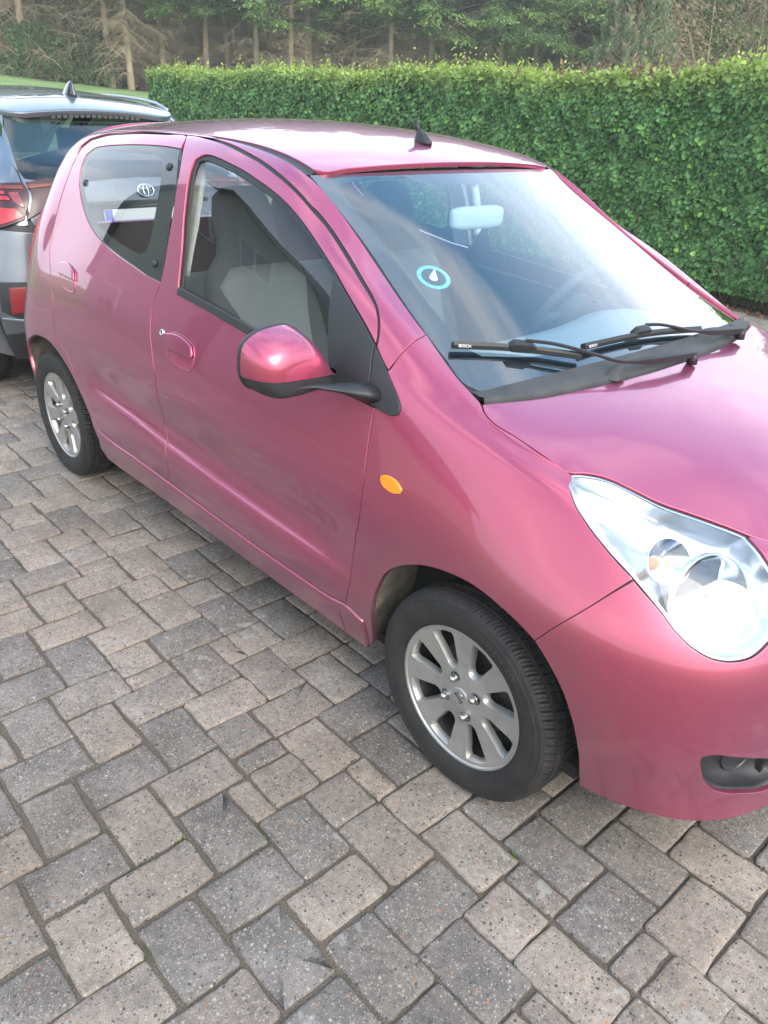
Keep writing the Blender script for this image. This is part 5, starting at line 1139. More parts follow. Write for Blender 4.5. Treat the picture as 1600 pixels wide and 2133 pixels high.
def wheel_proto():
    w_=empty('wheel',(0,0,0))
    V,F=tyre_mesh(); t=add('tyre',V,F,TYRE,w_); sharp(t,32)
    # face with eight windows
    dep=lambda r: np.interp(r,[0,.03,.05,.09,.14,.17,.178],[-.003,-.004,-.006,-.010,-.006,-.002,-.001])
    def win(k,g=0.0):
        a=A0+k*math.pi/4; p=[]
        for r,ha in ((.076-g*.6,3.0),(.084-g,7.0),(.110,9.6),(.140,10.4),(.160+g*.4,10.7),(.1665+g,9.6),(.1685+g,0)):
            h=R(ha)+g/r; p.append((r,h))
        pts=[(r*math.cos(a-h),r*math.sin(a-h)) for r,h in p]+[(r*math.cos(a+h),r*math.sin(a+h)) for r,h in p[-2::-1]]
        return crom(np.array(pts),.006,70,True)
    circ=np.array([(.179*math.cos(t),.179*math.sin(t)) for t in np.linspace(0,2*math.pi,128,endpoint=False)])
    outer=[win(k,.0035) for k in range(8)]; V2,F2=cdt(circ,outer,.009)
    V=[(x,-float(dep(math.hypot(x,z))),z) for x,z in V2]; F=[tuple(f) for f in F2]
    mb=MB(); mb.raw(V,F,True)
    for k in range(8):
        o=outer[k]; c=o.mean(0); q1=c+(o-c)*.93; q2=c+(o-c)*.88; q3=c+(o-c)*.87
        ring=lambda q,e:[Vector((x,-(float(dep(math.hypot(x,z)))-e),z)) for x,z in q]
        mb.loft([ring(o,0),ring(c+(o-c)*.975,.002),ring(q1,.007),ring(q2,.013),ring(q3,.019)],cap=False)
    V,F=lathe([(.179,-.001),(.1815,.0025),(.1855,.0035),(.188,.001),(.189,-.006),(.186,-.012),(.180,-.015)],128); mb.raw(V,F,True)
    rim=mb.build('rim',RIMM,w_); sharp(rim,40)
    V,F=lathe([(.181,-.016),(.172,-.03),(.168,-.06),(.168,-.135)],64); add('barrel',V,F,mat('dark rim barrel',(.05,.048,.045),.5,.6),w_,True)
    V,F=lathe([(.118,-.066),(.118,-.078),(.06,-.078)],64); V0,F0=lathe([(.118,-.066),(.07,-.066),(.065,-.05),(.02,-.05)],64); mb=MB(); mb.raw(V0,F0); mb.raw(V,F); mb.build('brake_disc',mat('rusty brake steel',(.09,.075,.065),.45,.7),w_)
    V,F=lathe([(.166,-.10),(.02,-.10)],48); add('shade_backing',V,F,mat('wheel shadow black',(.01,.01,.01),.8),w_)  # black disc behind the spokes, its colour stands in for deep shade
    mb=MB(); mb.box((.05,.058,-.03),(.125,.10,.065)); bevel(mb.build('caliper',mat('grey caliper',(.06,.055,.05),.6,.4),w_),.008)
    # nuts on the pitch circle, below alternate windows
    for k in range(4):
        a=A0+k*math.pi/2; c=Vector((.05*math.cos(a),0,.05*math.sin(a))); mb=MB()
        V,F=lathe([(.0115,-.010),(.0112,-.003),(.009,-.0025),(.0088,.004),(.0075,.009),(.0045,.0118),(.0004,.0125)],18); mb.raw([(Vector(v)+c) for v in V],F,True)
        o=mb.build('lug_nut',mat('lug nut chrome',(.45,.44,.43),.18,1.0),w_); sharp(o,40)
        V,F=lathe([(.0150,-.0055),(.0128,-.0052),(.0122,-.012)],24); mb=MB(); mb.raw([(Vector(v)+c) for v in V],F,True); mb.build('nut_recess',mat('dark rim barrel',(.05,.048,.045),.5,.6),w_)
    cu=bpy.data.curves.new('t','FONT'); cu.body='155/65 R14   75T'; cu.size=.019; cu.extrude=.0006; cu.align_x='CENTER'; to=bpy.data.objects.new('t',cu); me=bpy.data.meshes.new_from_object(to); bpy.data.objects.remove(to)
    for v in me.vertices:
        r_=.2135+v.co.y; a_=R(62)-v.co.x/.220; v.co=Vector((r_*math.cos(a_),-(.0148 if v.co.z>0 else .0128),r_*math.sin(a_)))
    link('size_marking',me,mat('raised tyre lettering',(.034,.032,.031),.6),w_)
    V,F=lathe([(.0265,-.008),(.026,-.0015),(.0245,.0),(.0004,.0012)],40); cap=add('centre_cap',V,F,RIMM,w_); sharp(cap,30)
    V,F=lathe([(.0285,-.0045),(.0268,-.0045)],40); add('cap_groove',V,F,mat('wheel shadow black',(.01,.01,.01),.8),w_)
    # angular S shaped emblem on the cap, tilted with the wheel
    ca,sa=math.cos(A0-R(30)),math.sin(A0-R(30)); ln=[(.0135,.0075),(.001,.0165),(-.0135,.006),(.0135,-.006),(-.001,-.0165),(-.0135,-.0075)]
    mb=MB(); mb.tube([(x*ca-y*sa,-.0012,x*sa+y*ca) for x,y in ln],.0026,6)
    o=mb.build('cap_emblem',mat('emblem metal',(.30,.29,.28),.25,.9),w_)
    return w_
def copy_tree(o, parent=None, **kw):
    c=o.copy(); COL.objects.link(c); c.parent=parent
    for ch in list(o.children): copy_tree(ch,c)
    return c
W0=wheel_proto(); WZ=.2705; WY=.7; 
for i,(x,sd) in enumerate(((0,-1),(-2.36,-1),(0,1),(-2.36,1))):
    w_=W0 if i==0 else copy_tree(W0); w_.parent=CAR; w_.location=(x,sd*.7015,WZ); 
    w_.rotation_euler=(0,0,0 if sd<0 else math.pi)
    if x<-1 and sd<0: w_.rotation_euler=(0,R(-9),0)
# the wheel parts were modelled with the lip at depth 0: bring them out to the tyre's outer face
for ch in W0.children:
    pass
_seen=set()
for o in list(W0.children):
    if o.name.split('.')[0]!='tyre' and o.data.name not in _seen:
        _seen.add(o.data.name); o.data.transform(Matrix.Translation((0,-.0635,0)))
# arch liners
LIN=mat('dusty arch liner',(.035,.032,.028),.85,noise=(18,.6,(.22,.19,.15)),bump=(120,.3))
for key,extra in (('archf',()),('archr',())):
    uv=O(key)
    if key=='archr': uv=J(O('archr',True),[[uAt('archr',0)-.004,.14],[uAt('archr',0)-.01,.03]])
    uv=crom(uv,.02,60); P=S.ev(uv); _,_,n=S.jac(uv)
    c=np.array([P[:,0].mean(),0,.27]); rings=[]
    for dy,gr in ((.003,.0),(.02,.004),(.05,.012),(.16,.02),(.30,.02)):
        Q=P.copy(); Q[:,1]=np.minimum(P[:,1]+dy,-.30) ; d=Q[:,[0,2]]-c[[0,2]]; d/=np.linalg.norm(d,axis=1)[:,None]; Q[:,0]+=d[:,0]*gr; Q[:,2]+=d[:,1]*gr
        rings.append([Vector(p) for p in Q])
    def lm(rings=rings):
        mb=MB(); mb.loft(rings,cap=False,closed=False); k=len(mb.V); mb.V.append((float(c[0]),-.40,.27)); r=rings[-1]; b=(len(rings)-1)*len(r)
        mb.F+=[(b+i,b+i+1,k) for i in range(len(r)-1)]; mb.S+=[False]*(len(r)-1); return mb
    bothmb('arch_liner',lm,LIN,(CAR,CAR))
# underbody, plus a lower box added to deepen the shade beneath
mb=MB(); mb.box((-2.62,-.70,.20),(.30,.70,.235)); mb.box((-1.90,-.66,.150),(-.44,.66,.225)); mb.build('underbody',mat('underbody black',(.01,.01,.01),.9),CAR)
mb=MB(); mb.box((-.34,-.62,.24),(.42,.62,.60)); mb.build('engine_bay',mat('underbody black',(.01,.01,.01),.9),CAR)
# ---- headlamps
hl=J(O('hltop'),O('hlin',a=1),O('hlbot',True)[1:-1]); hlc=CR(hl)
LENS=glass('clear lamp lens',(.95,.97,.99))
BRT=mat('lamp reflector',(.64,.66,.69),.16,1.0); 
BZ=mat('lamp bezel silver',(.74,.76,.78),.22,.9)
hpar=[]
for s in (0,1): hpar.append(empty('headlamp',(0,0,0),parent=CAR))
V,F,N=panel(S,hlc,off=-.001,flange=.01,roll=.003,inset=.0015,step=.01)
def two(name,V,F,m,par,smooth=True,N=None):
    r=[]
    for s in (0,1):
        a=(V,F,N) if s==0 else (flip(V,F,N) if N is not None else (*flip(V,F),None)); r.append(add(name,a[0],a[1],m,par[s],smooth,a[2]))
    return r
two('lens',V,F,LENS,hpar,True,N)
# chrome edge just inside the lens rim
V,F,N=panel(S,grow(hlc,-.004),[grow(hlc,-.012)],off=-.006,roll=0,flange=0,inset=0,step=.02); two('lamp_edge',V,F,mat('lamp edge grey',(.55,.57,.6),.2,.8),hpar,True,N)
# bezel bowl
hc=hlc.mean(0)
def bowl():
    mb=MB(); rings=[]
    for sc_,dp in ((.975,.006),(.96,.014),(.90,.045),(.80,.062),(.60,.074),(.3,.082),(.03,.084)):
        uv=hc+(hlc-hc)*sc_; P=S.ev(uv); _,_,n=S.jac(uv); n0=np.array([.55,-.60,.58]); n0/=np.linalg.norm(n0); rings.append([Vector(p) for p in P-(n*.4+n0*.6)*dp])
    mb.loft(rings,cap=False); return mb
bothmb('lamp_bowl',bowl,BZ,hpar)
def dish(c,ax,r,depth,seg=40,steps=10,hole=.12):
    ax=Vector(ax).normalized(); q=ax.to_track_quat('Z','Y').to_matrix().to_4x4(); M=Matrix.Translation(c)@q; mb=MB(); rings=[]
    for i in range(steps+1):
        f=1-(1-hole)*i/steps; rings.append([M@Vector((r*f*math.cos(t),r*f*math.sin(t),-depth*(1-f*f))) for t in np.linspace(0,2*math.pi,seg,endpoint=False)])
    rim=[[M@Vector((r*k*math.cos(t),r*k*math.sin(t),h)) for t in np.linspace(0,2*math.pi,seg,endpoint=False)] for k,h in ((1.05,-.012),(1.03,.0),(1.015,.001),(1.0,.0))]
    mb.loft(rim+rings[1:],cap=False); return mb,M
HC=Vector((.425,-.535,.672)); HAX=(.86,-.30,.34)
bothmb('main_reflector',lambda:dish(HC,HAX,.094,.055)[0],BRT,hpar)
def bulb(c,ax,r,l):
    q=Vector(ax).normalized().to_track_quat('Z','Y').to_matrix().to_4x4(); M=Matrix.Translation(c)@q; mb=MB()
    mb.loft([[M@Vector((rr*math.cos(t),rr*math.sin(t),h)) for t in np.linspace(0,2*math.pi,16,endpoint=False)] for rr,h in ((r*1.5,-.05),(r*1.5,-.035),(r,-.03),(r,-.03+l*.7),(r*.7,-.03+l*.93),(r*.1,-.03+l))]); return mb
bothmb('bulb_cap',lambda:bulb(HC,HAX,.011,.03),mat('bulb cap grey',(.30,.31,.33),.2,.8),hpar)
# fluted half of the reflector
def flutes():
    q=Vector(HAX).normalized().to_track_quat('Z','Y').to_matrix().to_4x4(); M=Matrix.Translation(HC)@q; mb=MB()
    n=26; V=[];F=[]
    for i in range(n):
        x=.012+.076*i/n; w_=.076/n; h=math.sqrt(max(.091**2-x*x,0))*.93
        for xx,dz in ((x,0),(x+w_*.5,.006),(x+w_,0)):
            z=-.055*(1-(xx/.094)**2)*.82+.006+dz
            V+=[M@Vector((-h*.75,xx,z)),M@Vector((h*.85,xx,z))]
        b=i*6; F+=[(b,b+1,b+3,b+2),(b+2,b+3,b+5,b+4)]
    return mb.raw(V,F)
bothmb('reflector_flutes',flutes,BRT,hpar)
IC=Vector((.345,-.585,.745)); 
bothmb('indicator_reflector',lambda:dish(IC,(.72,-.42,.55),.046,.03)[0],BRT,hpar)
bothmb('indicator_bulb',lambda:bulb(IC,(.72,-.42,.55),.008,.030),mat('amber bulb',(.75,.42,.20),.15,coat=.8),hpar)
# ---- fog lamp pocket
fgc=grow(CR(O('fog')),.004); fp=[empty('fog_lamp_pocket',(0,0,0),parent=CAR) for s in (0,1)]
def pocket():
    mb=MB(); c0=fgc.mean(0); rings=[]
    for sc_,dp in ((1.0,.012),(.97,.012),(.93,.022),(.80,.05),(.4,.06),(.05,.06)):
        uv=c0+(fgc-c0)*sc_; P=S.ev(uv); _,_,n=S.jac(uv); rings.append([Vector(p) for p in P-n*dp])
    mb.loft(rings,cap=False); return mb
bothmb('pocket_insert',pocket,BLACK,fp)
fo,fa,fb,fn=at(fgc.mean(0)+[.02,-.005],-.062)
bothmb('fog_lamp_ring',lambda:dish(fo,(.90,-.25,.1),.044,.02)[0],mat('fog ring black',(.03,.03,.032),.35),fp)
bothmb('fog_lamp_lens',lambda:bulb(Vector(fo)+Vector((-.01,0,0)),(.85,-.38,.1),.030,.034),mat('fog lens',(.35,.34,.33),.1,.3,coat=1),fp)
# ---- grille insert
V,F=[],[]
mb=MB()
for i in range(5):
    z=.245+.035*i; mb.box((.585,-.36,z),(.625,.36,z+.012))
mb.box((.55,-.40,.19),(.575,.40,.46)); mb.build('lower_grille',BLACK,CAR)
# ---- interior
GREY=mat('seat cloth light',(.24,.235,.225),.9,bump=(700,.3)); DGREY=mat('seat cloth dark',(.085,.083,.085),.9,bump=(700,.3)); DASH=mat('dashboard grey',(.32,.33,.34),.65,bump=(500,.15)); TRIM=mat('interior trim dark',(.06,.06,.063),.7); CREAM=mat('pillar trim cream',(.55,.54,.48),.7)
def rbox(lo,hi,r=.03,seg=3,name='x',m=None,parent=CAR,M=None):
    mb=MB(); mb.box(lo,hi,M); o=mb.build(name,m,parent); return bevel(o,r,seg)
def seat(y):
    e=empty('seat',(-1.07,y,.31),parent=CAR)
    tilt=Matrix.Translation((-.06,0,.22))@Matrix.Rotation(R(-20),4,'Y')
    rbox((-.28,-.25,.06),(.27,.25,.24),.06,4,'cushion',DGREY,e)
    rbox((-.22,-.15,.20),(.25,.15,.262),.03,3,'cushion_centre',GREY,e)
    # backrest with a tapering outline and built-in head rest
    def prof(w0,w1,wh,t0,t1,fwd):
        mb=MB(); rings=[]
        for z,wd,th in ((0,w0,t0),(.18,w0*1.03,t0),(.40,w1,t0*.95),(.55,w1*.86,t1),(.61,wh*1.15,t1*.95),(.66,wh,t1*.95),(.74,wh*.98,t1),(.80,wh*.86,t1*.8),(.825,wh*.55,t1*.4)):
            rr=[]
            for t in np.linspace(0,2*math.pi,28,endpoint=False):
                c_,s_=math.cos(t),math.sin(t); rr.append(tilt@Vector((th*math.copysign(abs(c_)**.6,c_)+fwd,wd*math.copysign(abs(s_)**.6,s_),z)))
            rings.append(rr)
        return mb.loft(rings)
    prof(.235,.225,.115,.075,.05,-.16).build('backrest',DGREY,e)
    mb=MB(); rings=[]
    for z,wd,th in ((.03,.14,.02),(.10,.15,.05),(.35,.165,.05),(.50,.18,.045),(.555,.13,.03)):
        rings.append([tilt@Vector((-.125+th*math.cos(t),wd*math.copysign(abs(math.sin(t))**.6,math.sin(t)),z)) for t in np.linspace(0,2*math.pi,24,endpoint=False)])
    mb.loft(rings).build('backrest_centre',GREY,e)
    return e
seat(-.34); seat(.34)
rbox((-2.02,-.55,.34),(-1.60,.55,.56),.06,3,'rear_cushion',DGREY); rbox((-2.14,-.56,.45),(-1.97,.56,.88),.06,3,'rear_backrest',GREY,CAR,Matrix.Translation((-2.0,0,.45))@Matrix.Rotation(R(-14),4,'Y')@Matrix.Translation((2.0,0,-.45)))
# dashboard
mb=MB(); rows=[]
for t,(x,z) in enumerate(((-.20,.945),(-.34,.955),(-.44,.95),(-.50,.93),(-.53,.88),(-.53,.80),(-.50,.70),(-.44,.62))):
    rows.append([Vector((x+.03*(1-(y/.64)**2)*(1 if t<3 else .3),y,z-.03*(y/.64)**4+(.03*math.exp(-((y-.33)/.16)**2) if 1<=t<=3 else 0))) for y in np.linspace(-.63,.63,41)])
mb.loft(rows,cap=False,closed=False); mb.build('dashboard',DASH,CAR)
for y in (-.5,.5): pass
mb=MB(); 
for k in range(24): mb.box((-.232,-.30+k*.025,.949),(-.205,-.288+k*.025,.9505))
mb.build('demister_vent',mat('vent black',(.02,.02,.02),.6),CAR)
# steering wheel
sw=empty('steering_wheel',(-.60,.34,.93),parent=CAR); Ms=Matrix.Rotation(R(-62),4,'Y')
mb=MB(); mb.tube([Ms@Vector((.18*math.cos(t),.18*math.sin(t),0)) for t in np.linspace(0,2*math.pi,40,endpoint=False)],.0155,10,closed=True); mb.build('wheel_rim',TRIM,sw)
mb=MB(); mb.loft([[Ms@Vector((r*math.cos(t),r*math.sin(t),h)) for t in np.linspace(0,2*math.pi,20,endpoint=False)] for r,h in ((.07,-.03),(.075,.01),(.05,.025))]); mb.build('hub',TRIM,sw)
mb=MB()
for a in (R(90),R(-90),R(180)): mb.tube([Ms@Vector((0,0,0)),Ms@Vector((.175*math.cos(a),.175*math.sin(a),0))],.014,8)
mb.build('spoke',TRIM,sw)
# inner mirror and roof lining
MI=empty('interior_mirror',(-.80,.035,1.224),parent=CAR); 
mb=MB(); rings=[]
for x,s_ in ((.0,.93),(.006,1.0),(.022,.97),(.030,.85),(.033,.5)):
    rings.append([Vector((x,.118*s_*math.copysign(abs(math.cos(t))**.35,math.cos(t)),.034*s_*math.copysign(abs(math.sin(t))**.5,math.sin(t)))) for t in np.linspace(0,2*math.pi,44,endpoint=False)])
mb.loft(rings); mb.build('mirror_case',mat('pale grey plastic',(.62,.62,.58),.5),MI)
mb=MB(); mb.tube([(.01,0,.03),(-.012,0,.098)],.012,10); mb.tube([(.02,0,-.03),(.012,0,-.052)],[.012,.008],8); mb.build('mirror_stalk',mat('pale grey plastic',(.62,.62,.58),.5),MI)
rl=np.array([(-.93,-.47),(-1.5,-.50),(-2.3,-.47),(-2.3,.47),(-1.5,.50),(-.93,.47)])
V,F,N=panel(ROOF,crom(rl,.03,60,True),off=-.035,roll=0,flange=0,inset=0,step=.08); add('roof_lining',V,F,mat('roof lining',(.5,.5,.48),.9),CAR,True,N)
# inner door skins, pillar trims
u0,u1=uAt('archr',-1)+.05,OUT['fdfront'][3][0]
dtrim=np.array([[u0,S.v[1]],[u1,S.v[1]],[u1,S.v[6]-.02],[OUT['bgap'][3][0],S.v[6]-.02],[u0-.1,S.v[6]-.02]])
pan('door_lining',crom(dtrim,.02,30,True),TRIM,(CAR,CAR),off=-.055,roll=0,flange=.02,inset=0,step=.05)
bu=O('bgap'); bp_=J(bu[:6]-[.035,0],bu[:6][::-1]+[.05,0])
pan('pillar_trim',crom(bp_,.02,40,True),CREAM,(CAR,CAR),off=-.045,roll=0,flange=.02,inset=0,step=.04)
mb=MB(); mb.box((-2.2,-.6,.235),(-.2,.6,.26)); mb.build('cabin_floor',TRIM,CAR)
# rear lamps, wrapped round the corner
tlp=np.array([[S.us[2]-.06,S.v[5]-.05],[S.us[2]+.075,S.v[5]-.04],[S.us[2]+.085,S.v[5]+.08],[S.us[2]+.05,S.v[6]+.08],[S.us[2]-.02,S.v[6]+.05]])
pan('tail_lamp',CR(tlp),mat('red lamp plastic',(.45,.012,.015),.12,coat=1),(CAR,CAR),off=.006,roll=.004,flange=.01,inset=0,step=.012)

# ---------------------------------------------------------------- dark grey crossover parked behind, tail to tail with the pink car
ROWS2=[
[(-.70,0,.26),(-.69,.45,.26),(-.62,.72,.26),(-.45,.80,.25),(0,.82,.24),(1,.80,.22),(2,.80,.22),(2.64,.82,.24),(3.1,.70,.24),(3.35,0,.24)],
[(-.77,0,.42),(-.765,.5,.42),(-.68,.775,.42),(-.48,.86,.42),(0,.885,.42),(1,.85,.40),(2,.86,.40),(2.64,.885,.42),(3.24,.72,.42),(3.48,0,.42)],
[(-.80,0,.60),(-.79,.5,.60),(-.70,.795,.60),(-.5,.875,.60),(0,.90,.62),(1,.845,.60),(2,.865,.60),(2.64,.895,.60),(3.27,.73,.60),(3.52,0,.60)],
[(-.775,0,.80),(-.765,.5,.80),(-.68,.775,.80),(-.47,.865,.80),(0,.89,.80),(1,.865,.80),(2,.87,.80),(2.64,.88,.78),(3.2,.72,.78),(3.48,0,.78)],
[(-.745,0,.95),(-.735,.5,.95),(-.67,.73,.95),(-.45,.83,.95),(0,.86,.95),(1,.855,.93),(2,.86,.90),(2.64,.84,.90),(3.05,.68,.88),(3.35,0,.88)],
[(-.68,0,1.12),(-.665,.5,1.11),(-.58,.68,1.10),(-.38,.755,1.10),(0,.785,1.12),(1,.80,1.05),(1.9,.79,1.02),(2.45,.73,1.0),(2.85,.60,.97),(3.1,0,.97)],
[(-.43,0,1.26),(-.42,.45,1.26),(-.36,.575,1.26),(-.2,.655,1.26),(.1,.69,1.27),(1,.70,1.25),(1.65,.69,1.20),(2.0,.67,1.13),(2.35,.58,1.04),(2.5,0,1.08)],
[(-.13,0,1.43),(-.125,.36,1.43),(-.10,.49,1.42),(0.0,.545,1.43),(.2,.575,1.45),(.85,.59,1.47),(1.2,.585,1.44),(1.45,.575,1.38),(1.62,.50,1.35),(1.72,0,1.40)]]
P=np.array(ROWS2,float); P[...,1]*=-1; S2=Surf(P,2,8); S2.sign=1.0; u2,v2=S2.us,S2.v
SUV=empty('parked_suv',(-3.93,.14,0),math.pi); tag(SUV,'dark grey crossover with split red tail lamps parked behind the pink hatchback','car')
DPAINT=car_paint('dark grey metallic paint',(.13,.14,.155),(.13,.16,.20),.28,dust=False)
PBLK=mat('piano black',(.006,.006,.007),.05,coat=1); PRIV=glass('privacy glass',(.25,.28,.30))
def both2(name,V,F,N,m,par=None):
    r=[]
    for s in (0,1):
        a=(V,F,N) if s==0 else flip(V,F,N); r.append(add(name,a[0],a[1],m,par or SUV,True,a[2]))
    return r
def full2(name,outl,m,holes=(),par=None,**k):
    V,F,N=sym(*panel(S2,outl,holes,keep=lambda x:x[0]<1e-5,**k)); return add(name,V,F,m,par or SUV,True,N)
def uv2(pts): return crom(np.array(pts,float),.02,40,True)
um2=S2.umax
def q2(x,z,u0,v0):
    """surface parameters of the side point at (x,z)"""
    uv=np.array([u0,v0],float)
    for _ in range(20):
        e=1e-4; f0=S2.ev([uv])[0][[0,2]]-[x,z]; Jm=np.stack([(S2.ev([uv+[e,0]])[0]-S2.ev([uv])[0])[[0,2]]/e,(S2.ev([uv+[0,e]])[0]-S2.ev([uv])[0])[[0,2]]/e],1); uv=uv-np.clip(np.linalg.solve(Jm,f0),-.1,.1)
    return uv
def arch2(cx,r=.38,u0=0,v0=0): return np.array([q2(cx+r*math.cos(a),max(.36+r*math.sin(a),.27),u0+r*.5*math.cos(a)*1.0,v2[1]+.1*math.sin(a)) for a in np.linspace(R(-12),R(192),17)])
ar=arch2(0,u0=u2[4]); af=arch2(2.64,u0=u2[7])
uq=u2[2]+.05
# body side with two arches
us_=u2[1]+.5*(u2[2]-u2[1])+.004
side2=np.concatenate([[[uq,.01]],[[uq,v2[4]-.027]],[[us_,v2[4]-.02]],[[us_,v2[5]]],[[us_+.25*(u2[2]-u2[1]),v2[6]],[u2[3],v2[7]],[u2[4],v2[7]],[u2[5],v2[7]],[u2[6],v2[7]],[u2[7],v2[7]]],[[u2[7]+.1,v2[6]],[u2[8],v2[5]],[um2-.25,v2[5]-.01],[um2-.25,.01]],[[af[0][0],.01]],af,[[af[-1][0],.01],[ar[0][0],.01]],ar,[[ar[-1][0],.01]]])
sw=uv2([q2(.15,1.17,u2[4],v2[5]+.05),q2(1.0,1.10,u2[5],v2[5]+.05),q2(1.85,1.07,u2[6],v2[5]+.05),q2(1.55,1.26,u2[6],v2[6]+.05),q2(1.15,1.39,u2[5]+.2,v2[7]-.05),q2(.5,1.40,u2[4]+.3,v2[7]-.05),q2(.18,1.35,u2[4]+.1,v2[6]+.1)])
V,F,N=panel(S2,side2,[sw],step=.03); both2('body_side',V,F,N,DPAINT)
V,F,N=panel(S2,grow(sw,.004),off=-.006,flange=.004,step=.03); both2('side_window',V,F,N,PRIV)
# bumper, hatch, glass
full2('rear_bumper',uv2([(0,.05),(uq-.004,.05),(uq-.004,v2[4]-.032),(u2[1]+.08,v2[4]-.05),(u2[1],v2[3]-.02),(0,v2[3]-.02)]),DPAINT,step=.025)
full2('inner_skin',uv2([(0,.02),(u2[3]-.12,.02),(u2[3]-.12,v2[5]-.01),(0,v2[5]-.01)]),BLACK,step=.04,off=-.012,flange=0,roll=0)  # black colour puts shade into the gaps round the lamps
full2('lower_bumper_trim',uv2([(0,.0),(uq,.0),(uq-.003,v2[1]-.02),(u2[1]+.1,v2[1]+.02),(0,v2[1]+.03)]),BLACK,step=.03,off=.006)
glp=[(0,v2[5]+.02),(u2[1]+.02,v2[5]+.02),(u2[1]+.10,v2[5]+.045),(u2[2]-.01,v2[6]+.02),(u2[2]-.05,v2[7]-.05),(0,v2[7]-.035)]
hatch=uv2([(0,v2[3]-.013),(u2[1],v2[3]-.013),(u2[1]+.075,v2[4]-.045),(u2[1]+.5*(u2[2]-u2[1])-.02,v2[4]-.02),(u2[1]+.5*(u2[2]-u2[1]),v2[5]),(u2[1]+.75*(u2[2]-u2[1]),v2[6]),(u2[2]+.02,v2[7]),(0,v2[7])]+glp[::-1]); gl=uv2(glp)
HT=full2('hatch',hatch,DPAINT,step=.025)
full2('hatch_glass',gl,PRIV,par=HT,off=-.004,flange=.004,step=.03)
# spoiler lip over the glass, roof and rails
r7=S2.ev(np.stack([np.linspace(0,u2[6],30),np.full(30,v2[7])],1)); pts=[];wt=[]
for p in r7:
    for q in (0,.3,.6,.85,1): pts.append((p[0],p[1]*q,p[2]+.055*(1-q*q)*min(1,.35+max(0,p[0]+.15)/.5))); wt.append(1)
ROOF2=Poly(pts,[(i,j) for i in range(5) for j in range(3) if i+2*j<=5],wt)
ro2=[(-.20,y) for y in np.linspace(.40,-.40,9)]+[(-.15,-.48),(-.02,-.535),(.2,-.57),(.85,-.585),(1.2,-.58),(1.40,-.57)]+[(1.47+.05*(1-(y/.57)**2),y) for y in np.linspace(-.5,.5,9)]+[(1.40,.57),(1.2,.58),(.85,.585),(.2,.57),(-.02,.535),(-.15,.48)]
V,F,N=panel(ROOF2,crom(np.array(ro2),.02,40,True),step=.03,off=.012,flange=.03,roll=.008); add('roof',V,F,DPAINT,SUV,True,N)
V,F,N=panel(ROOF2,crom(np.array([(.02,-.36),(.02,.36),(.09,.40),(.09,-.40)]),.02,30,True),step=.03,off=.014,flange=.002,roll=.001); add('roof_seam_panel',V,F,PBLK,SUV,True,N)
lp=[(-.215,y,1.40) for y in np.linspace(-.30,.30,24)]
mb=MB()
for k in range(16): y=-.24+.032*k; z=ROOF2.ev([[-.2,y]])[0][2]; mb.box((-.214,y-.011,z-.028),(-.205,y+.011,z-.014))
mb.build('brake_light_strip',mat('clear red lens',(.045,.04,.04),.3,coat=.3),SUV)
for sy in (-1,1):
    mb=MB(); xs=np.linspace(-.02,1.25,26); mb.tube([(x,sy*(.535+.02*math.sin((x+.02)/1.27*math.pi)),ROOF2.ev([[x,sy*.54]])[0][2]+.012+.014*min(1,min(x+.02,1.25-x)/.16+.05)) for x in xs],.010,8); mb.build('roof_rail',mat('roof rail satin',(.30,.31,.33),.25,.8),SUV)
mb=MB(); rings=[]; 
for h,a,b,sh in ((-.01,.085,.030,0),(.004,.080,.027,0),(.03,.056,.019,-.012),(.055,.034,.010,-.026),(.068,.016,.005,-.036)):
    z=ROOF2.ev([[.12,0]])[0][2]+.012; rings.append([Vector((.12+a*math.cos(t)+sh,b*math.sin(t),z+h)) for t in np.linspace(0,2*math.pi,20,endpoint=False)])
mb.loft(rings); mb.build('fin_aerial',PBLK,SUV)
# windscreen and bonnet
wp=[]
for p in S2.ev(np.stack([np.linspace(u2[6]+.05,u2[8],12),np.full(12,v2[7]-.0)],1)): wp.append(p)
mb=MB(); A=[Vector((1.5,y,ROOF2.ev([[1.47,y]])[0][2]+.0)) for y in np.linspace(-.56,.56,12)]; B_=[Vector((2.45+.25*(1-(y/.7)**2),y,1.05)) for y in np.linspace(-.70,.70,12)]
mb.loft([A,[(a+b)/2+Vector((.02,0,.03)) for a,b in zip(A,B_)],B_],cap=False,closed=False); mb.build('windscreen',PRIV,SUV)
mb=MB(); rows=[]
for t in np.linspace(0,1,8): rows.append([Vector((2.40+t*.85+.22*(1-(y/.7)**2)*(1-.3*t),y*(1-.12*t),1.055-.13*t**1.6+.03*(1-(y/.7)**2))) for y in np.linspace(-.74,.74,16)])
mb.loft(rows,cap=False,closed=False); mb.build('bonnet',DPAINT,SUV)
full_front=uv2([(um2-.26,.02),(um2,.02),(um2,v2[5]-.02),(um2-.26,v2[5]-.02)])
V,F,N=sym(*panel(S2,full_front,keep=lambda x:x[0]>um2-1e-5,step=.04)); add('front_bumper',V,F,DPAINT,SUV,True,N)
